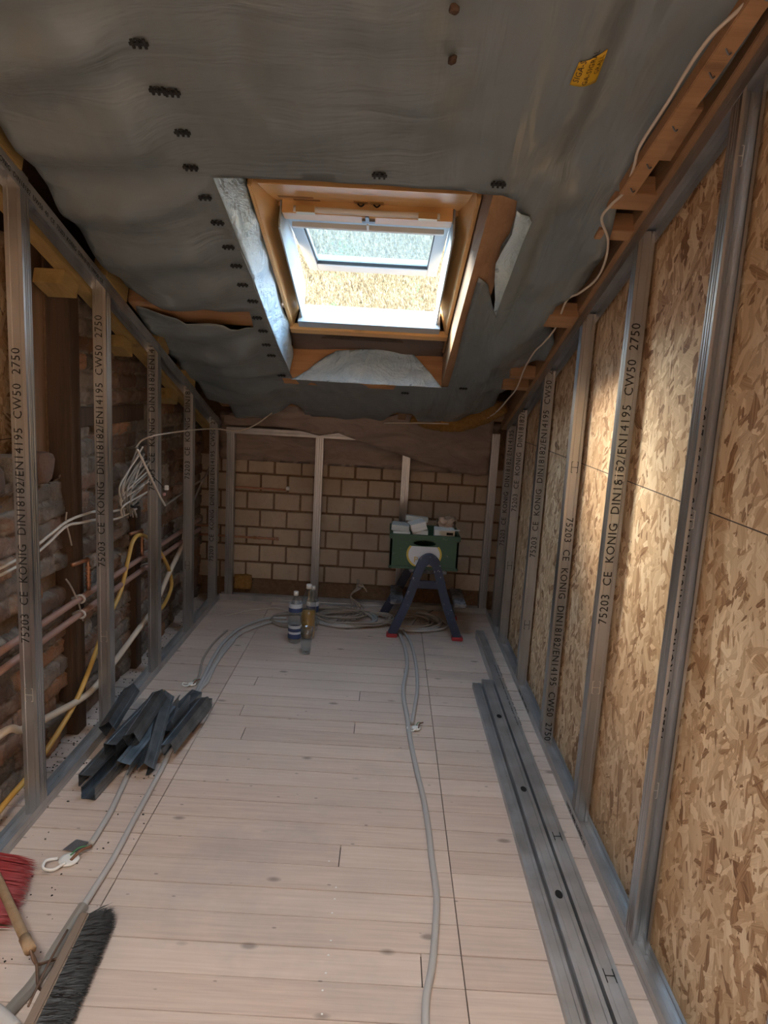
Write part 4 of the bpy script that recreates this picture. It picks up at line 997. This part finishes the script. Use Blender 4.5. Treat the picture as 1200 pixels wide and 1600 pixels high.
# ------------------------------------------------------------------ stepladder
LX, LY0, LY1 = .285, 4.13, 4.52; HT = .50
ld = empty('stepladder', (LX, LY0, 0), 'small navy blue paint splashed double stepladder with red feet carrying the green crate', 'stepladder')
for yy, nm in ((LY0, 'near'), (LY1, 'far')):
    fl_, frt, tp_ = (.085, .49, .285) if nm == 'near' else (.03, .49, .285)
    pts = [Vector((fl_, yy, .02)), Vector((fl_+(tp_-fl_)*.42, yy, .235)), Vector((tp_-.055, yy, .44)), Vector((tp_-.032, yy, .488)), Vector((tp_, yy, .508)), Vector((tp_+.032, yy, .488)), Vector((tp_+.055, yy, .44)), Vector((frt-(frt-tp_)*.42, yy, .235)), Vector((frt, yy, .02))]
    q = catmull(pts, 5); mb = MB(); n_ = len(q); b0 = len(mb.v); wA, wB = .026, .020
    for i, p in enumerate(q):
        d = (q[min(i+1, n_-1)]-q[max(i-1, 0)]).normalized(); nn = d.cross(ey).normalized(); ww = wA*(1.15 if 12 < i < n_-13 else 1.0)
        for a, b in ((-1, -1), (1, -1), (1, 1), (-1, 1)): mb.v.append(tuple(p+nn*ww*a+ey*wB*b))
    for i in range(n_-1):
        for k in range(4): mb.f.append((i*4+k, i*4+(k+1) % 4, i*4+4+(k+1) % 4, i*4+4+k)); mb.mi.append(0)
    mb.f += [(0, 1, 2, 3), ((n_-1)*4+3, (n_-1)*4+2, (n_-1)*4+1, (n_-1)*4)]; mb.mi += [0, 0]
    lf = mb.build('leg_frame', BLUE, ld, bevel=.005)
    for fx in (fl_, frt):
        MB().box((fx-.034, yy-.026, 0), (fx+.034, yy+.026, .024)).build('foot', REDR, lf, bevel=.004)
    MB().bar((tp_-.11, yy+.012, .34), (tp_+.11, yy+.012, .34), .020, .05, side=ey).build('crossbar', BLUE, ld, bevel=.003)
for x0, x1, z in ((.045, .125, .20), (.44, .515, .20)):
    MB().box((x0+.02, LY0+.02, z), (x1+.02, LY1-.02, z+.025)).build('step', TREAD, ld, bevel=.004)
MB().box((LX-.115, LY0+.02, .405), (LX+.115, LY1-.02, .43)).build('platform', TREAD, ld, bevel=.004)

# green crate
X0, X1, Y0, Y1, Z0, Z1 = .045, .462, 4.155, 4.49, .43, .645
cr = empty('green_crate', ((X0+X1)/2, Y0, Z0), 'green crate with a round white and yellow emblem standing on the stepladder', 'crate')
mb = MB(); th = .012
for lo, hi in (((X0, Y1-th, Z0), (X1, Y1, Z1)), ((X0, Y0, Z0), (X0+th, Y1, Z1)), ((X1-th, Y0, Z0), (X1, Y1, Z1)), ((X0, Y0, Z0), (X1, Y1, Z0+.01))): mb.box(lo, hi)
cx = (X0+X1)/2; hz = Z1-.052
# front with an oval hand hole
ring = []; K = 28
for k in range(K):
    a = 2*math.pi*k/K; ring.append((cx+.068*math.cos(a), hz+.018*math.sin(a)))
outer = []
for k in range(K):
    a = 2*math.pi*k/K; dx, dz = math.cos(a), math.sin(a)
    t_ = min(((X1-cx) if dx > 0 else (cx-X0))/max(1e-6, abs(dx)), ((Z1-hz) if dz > 0 else (hz-Z0))/max(1e-6, abs(dz))); outer.append((cx+dx*t_, hz+dz*t_))
outer_fix = list(outer)
for yv in (Y0, Y0+th):
    b = len(mb.v); mb.v += [(x, yv, z) for x, z in ring]+[(x, yv, z) for x, z in outer_fix]
    for k in range(K): mb.f.append((b+k, b+(k+1) % K, b+K+(k+1) % K, b+K+k)); mb.mi.append(0)
    for cxx, czz in ((X0, Z0), (X1, Z0), (X1, Z1), (X0, Z1)):
        ks = sorted(range(K), key=lambda k: (outer_fix[k][0]-cxx)**2+(outer_fix[k][1]-czz)**2)
        k = next(k for k in range(K) if {abs(outer_fix[k][0]-cxx) < 1e-4, abs(outer_fix[(k+1) % K][0]-cxx) < 1e-4} == {True, False} and abs((outer_fix[k][1] if abs(outer_fix[k][0]-cxx) > 1e-4 else outer_fix[(k+1) % K][1])-czz) < 1e-4)
        mb.v.append((cxx, yv, czz)); mb.f.append((b+K+k, b+K+(k+1) % K, len(mb.v)-1)); mb.mi.append(0)
b = len(mb.v); mb.v += [(x, Y0, z) for x, z in ring]+[(x, Y0+th, z) for x, z in ring]
for k in range(K): mb.f.append((b+k, b+(k+1) % K, b+K+(k+1) % K, b+K+k)); mb.mi.append(0)
mb.build('crate_body', CRATE, cr)
rm = MB(); rm.box((X0-.008, Y0-.008, Z1-.03), (X1+.008, Y0-.0, Z1)); rm.box((X0-.008, Y0, Z1-.03), (X0, Y1, Z1)); rm.box((X1, Y0, Z1-.03), (X1+.008, Y1, Z1)); rm.box((X0-.004, Y0-.004, Z0), (X1+.004, Y0, Z0+.018))
rm.build('rim', CRATE, cr, bevel=.002)
def disc_part(r0, r1, yv, m, name):
    "emblem ring sector below the hand hole"
    mb = MB(); K2 = 40; cz = Z0+.095; pts_o = []; pts_i = []
    for k in range(K2+1):
        a = math.pi*(1.0-.20) + (math.pi*(1.0+.40))*k/K2
        pts_o.append((cx+r1*math.cos(a)*1.02, max(Z0+.02, cz+r1*.86*math.sin(a)))); pts_i.append((cx+r0*math.cos(a)*1.02, max(Z0+.02, cz+r0*.86*math.sin(a))))
    v = [(x, yv, z) for x, z in pts_o]+[(x, yv, z) for x, z in pts_i]; v2 = [(x, yv+.001, z) for x, _, z in v]; n_ = len(pts_o)
    f = [(k, k+1, n_+k+1, n_+k) for k in range(n_-1)]+[(2*n_+k, 2*n_+k+1, 3*n_+k+1, 3*n_+k) for k in range(n_-1)]
    return MB().add(v+v2, f).build(name, m, cr)
K2 = 40; cz = Z0+.095
pts = [(cx+.098*math.cos(math.pi*.80+math.pi*1.40*k/K2)*1.02, max(Z0+.02, cz+.098*.86*math.sin(math.pi*.80+math.pi*1.40*k/K2))) for k in range(K2+1)]
MB().prism(pts, (0, Y0-.0022, 0), ex, ez, ey*.001).build('emblem_disc', WPRINT, cr)
disc_part(.094, .106, Y0-.0034, YPRINT, 'emblem_ring')
text_mesh('P', .05, cr, (cx-.062, Y0-.0036, Z0+.045), (1, 0, 0), (0, 0, 1), YPRINT, 'emblem_letter', .0006)
# boxes and paper in the crate
def boxat(u, v, w_, d, h, yaw, tilt, y, label, m=CARD, stripe=False, name='cardboard_box', zb=None):
    p = at(u, v, 1, y); p.z = zb if zb is not None else p.z
    root = empty(name, p, label, 'box', 'small boxes piled in the green crate')
    Rm = Matrix.Rotation(yaw, 3, 'Z') @ Matrix.Rotation(tilt, 3, 'Y')
    def bx(lo, hi, nm, m_, bv=.002):
        mb = MB().box(lo, hi); mb.v = [tuple(p+Rm @ Vector(q)) for q in mb.v]; return mb.build(nm, m_, root, bevel=bv)
    bx((-w_/2, 0, 0), (w_/2, d, h), 'carton', m); bx((-w_/2-.0005, -.001, h*.45), (w_/2+.0005, d+.0005, h*.47), 'lid_seam', CARDG, 0)
    if stripe: bx((-w_/2+.01, -.0015, h*.2), (w_/2-.01, 0, h*.38), 'printed_stripe', CARDB, 0)
    return root
ZC = .60
boxat(628, 829, .105, .13, .042, .05, 0, 4.19, 'white box lower in the stack at the left end of the crate', zb=ZC+.01)
boxat(626, 812, .108, .13, .034, -.04, .04, 4.20, 'greyish white box on top at the left end of the crate', m=CARDG, zb=ZC+.054)
boxat(657, 829, .095, .12, .055, 0, 0, 4.19, 'upright box with a blue stripe in the middle of the crate', stripe=True, zb=ZC+.01)
boxat(657, 818, .095, .12, .050, .15, -.28, 4.185, 'tilted white box leaning on top in the middle of the crate', zb=ZC+.062)
boxat(652, 802, .14, .05, .03, .05, .08, 4.30, 'pale flattened box furthest back in the middle of the crate', m=CARDG, zb=ZC+.10)
bx4 = boxat(695, 829, .125, .12, .065, -.03, 0, 4.19, 'white box with a dark hand slot at the right end of the crate', zb=ZC+.01)
MB().box((.385, 4.187, ZC+.046), (.425, 4.1895, ZC+.062)).build('slot', HOLE, bx4)
MB().bar((.335, 4.17, ZC+.078), (.462, 4.175, ZC+.083), .03, .002, side=ey).build('open_flap', CARD, bx4)
blob((.39, 4.33, ZC+.095), (.05, .035, .035), .030, 9, 'crumpled_paper', PAPERB, 'crumpled brown paper behind the slotted box in the crate', 'paper')

# ------------------------------------------------------------------ bottles and glass
def bottle(u, v, y_h, h, r, label, lab=None, liquid=None):
    c = at(u, v, 2, 0.0); rt = empty('plastic_bottle', c, label, 'bottle', 'plastic bottles on the floor')
    prof = [(r*.6, 0), (r*.92, .006), (r, .02), (r*.96, h*.18), (r, h*.22), (r*.96, h*.30), (r, h*.38), (r, h*.60), (r*.93, h*.68), (r*.6, h*.80), (r*.34, h*.88), (r*.30, h*.94)]
    MB().lathe(prof, c, 24).build('body', CLEAR, rt, smooth=True)
    MB().lathe([(r*.36, h*.93), (r*.37, h), (r*.34, h*1.005), (0.0, h*1.005)], c, 18).build('cap', WHITEP, rt, smooth=True)
    if liquid: MB().lathe([(r*.5, .004), (r*.88, .010), (r*.94, .02), (r*.94, h*liquid)], c, 24).build('liquid', AMBER, rt, smooth=True)
    if lab:
        for a, b, m_ in lab: MB().lathe([(r*1.01, h*a), (r*1.015, h*(a+b)/2), (r*1.01, h*b)], c, 24, cap=False).build('label_band', m_, rt, smooth=True)
LB = mat('blue_label', (.035, .06, .16), .4); LW = mat('white_label', (.60, .64, .70), .4); WAT = mat('dark_water', (.10, .11, .12), .05, Transmission_Weight=.7)
bottle(460, 1003, 0, .31, .040, 'clear bottle with blue and white bands, leftmost of the bottles', [(.10, .19, LB), (.19, .235, LW), (.235, .30, LB), (.30, .36, LW), (.62, .70, LB), (.70, .78, LW)])
bottle(487, 985, 0, .285, .038, 'blue banded bottle half hidden behind the amber one', [(.45, .58, LB), (.58, .68, LW)])
bottle(480, 997, 0, .335, .047, 'large bottle holding amber liquid behind the drinking glass', None, .52)
c = at(478, 1021, 2, 0.0); gl = empty('drinking_glass', c, 'clear empty drinking glass standing in front of the bottles', 'glass')
MB().lathe([(.0, .004), (.022, .002), (.024, 0), (.026, .004), (.028, .03), (.031, .08), (.037, .155), (.0355, .155), (.030, .08), (.026, .03), (.022, .016), (0, .014)], c, 28, cap=False).build('tumbler', CLEAR, gl, smooth=True)

# ------------------------------------------------------------------ brooms
def bristles(mb, a, b, n_, L, dirv, spread, r=.0011, rows=5, rowv=Vector((0, 0, 1)), roww=.04, bend=0.0, taper=0.0):
    rnd = random.Random(4)
    for k in range(n_):
        t_ = rnd.random(); o = a.lerp(b, t_)+rowv*rnd.uniform(-roww/2, roww/2)
        d = (dirv+Vector((rnd.gauss(0, spread), rnd.gauss(0, spread), rnd.gauss(0, spread*.6)))+(b-a).normalized()*(t_-.5)*bend).normalized(); l_ = L*rnd.uniform(.85, 1.05)*(1-taper*t_)
        m_ = o+d*l_*.55; e = o+d*l_+Vector((0, 0, -.006*rnd.random())); e.z = max(e.z, .003); m_.z = max(m_.z, .003)
        sd = d.cross(ez); sd = sd.normalized()*r if sd.length > .01 else ex*r; u_ = sd.cross(d).normalized()*r
        mb.add([o+sd, o-sd*.5+u_, o-sd*.5-u_, m_+sd, m_-sd*.5+u_, m_-sd*.5-u_, e], [(0, 1, 4, 3), (1, 2, 5, 4), (2, 0, 3, 5), (3, 4, 6), (4, 5, 6), (5, 3, 6)])
b0 = at(133, 1438, 2, .03); b1 = at(45, 1618, 2, .03)
bm_ = empty('push_broom', b0, 'wide floor broom lying on its side with black bristles, lower left corner', 'broom')
sdv = (b1-b0).normalized(); out = Vector((-sdv.y, sdv.x, 0)); out = out if out.x > 0 else -out
MB().bar(b0, b1, .026, .055, side=out).build('head_board', GREYW, bm_, bevel=.004)
mbb = MB(); bristles(mbb, b0+out*.008-sdv*.0, b1+out*.008, 5200, .075, out+sdv*(-.15), .16, r=.0011, rowv=ez, roww=.045, bend=.25)
mbb.build('bristles', BRBLACK, bm_)
hp = at(50, 1512, 2, .13); hq = at(0, 1378, 2, .28)
hq2 = hp+(hq-hp)*3.2; hq2.z = hp.z+ (hq.z-hp.z)*3.2
# short socket and handle leaning towards the left wall
hp = b0.lerp(b1, .60)+Vector((-.075, .035, .06)); 
rr_ = ray(2, 1385); hq = CAM+rr_*((-1.02-CAM.x)/rr_.x)
dd = (hq-hp); MB().tube([hp, hp+dd*.5, hp+dd*1.35], .0125, 12, 4).build('handle', HANDLE, bm_, smooth=True)
MB().tube([hp+dd*-.01, hp+dd*.16], .0145, 12, 2).build('ferrule', HANDLE, bm_, smooth=True)
mid = b0.lerp(b1, .52)
for sg in (-.6, .9):
    MB().tube([hp, hp+Vector((.02, -.01, -.03)), mid+sdv*.05*sg-out*.03+Vector((0, 0, .012)), mid+sdv*.07*sg-out*.005+Vector((0, 0, .012))], .0038, 8, 6).build('wire_brace', RUST, bm_, smooth=True)
MB().tube([mid-out*.02-sdv*.11+Vector((0, 0, .03)), mid-out*.022+Vector((0, 0, .035)), mid-out*.02+sdv*.12+Vector((0, 0, .03))], .003, 8, 5).build('wire_bail', RUST, bm_, smooth=True)
r0 = at(-14, 1335, 2, .05); r1 = at(-30, 1440, 2, .05)
rb = empty('red_broom', r0, 'broom head with red bristles poking in at the left edge', 'broom')
MB().bar(r0, r1, .03, .05).build('head_board', HANDLE, rb, bevel=.004)
mbr = MB(); bristles(mbr, r0+Vector((.01, 0, 0)), r1+Vector((.01, 0, 0)), 620, .135, Vector((1, .10, -.15)), .03, r=.0013, roww=.035, bend=-.25, taper=.45)
mbr.build('bristles', BRRED, rb)
# end of a grey tube in the corner
pipe('grey_tube', [at(-40, 1560, 2, .05), at(0, 1590, 2, .045), at(22, 1612, 2, .04)], .02, GREYPIPE, 'end of a thick grey tube cut by the lower left corner', 'pipe', 14)

# loose litter: small dark crumbs by the left wall
rnd = random.Random(8); mb = MB()
for k in range(420):
    if k < 330: p = Vector((rnd.uniform(-1.26, -1.17), rnd.uniform(1.6, 4.5), .001))
    else: p = Vector((rnd.uniform(-1.12, -.75), rnd.uniform(1.5, 2.6), .001))
    r = rnd.uniform(.0008, .0045); a = rnd.uniform(0, 3)
    mb.prism([(-r, -r*.5), (r*.8, -r*.7), (r, r*.5), (-r*.4, r*.7)], p, Vector((math.cos(a), math.sin(a), 0)), Vector((-math.sin(a), math.cos(a), 0)), ez*r*.5)
o = mb.build('floor_litter', BRICK); tag(o, 'dark crumbs and dirt scattered on the boards along the left wall', 'dirt', kind='stuff')
mb = MB()
for (u, v) in ((514, 1346), (525, 1387), (523, 1405), (519, 1427), (517, 1470), (513, 1493), (509, 1521), (504, 1548), (503, 1585)):
    mb.lathe([(0, .0005), (.0028, .0005), (.0028, .0014), (0, .0016)], at(u, v, 2, 0), 8, cap=False)
o = mb.build('floor_spots', WHITEP); tag(o, 'row of tiny white spots down the middle of the floor', 'spots', kind='stuff')
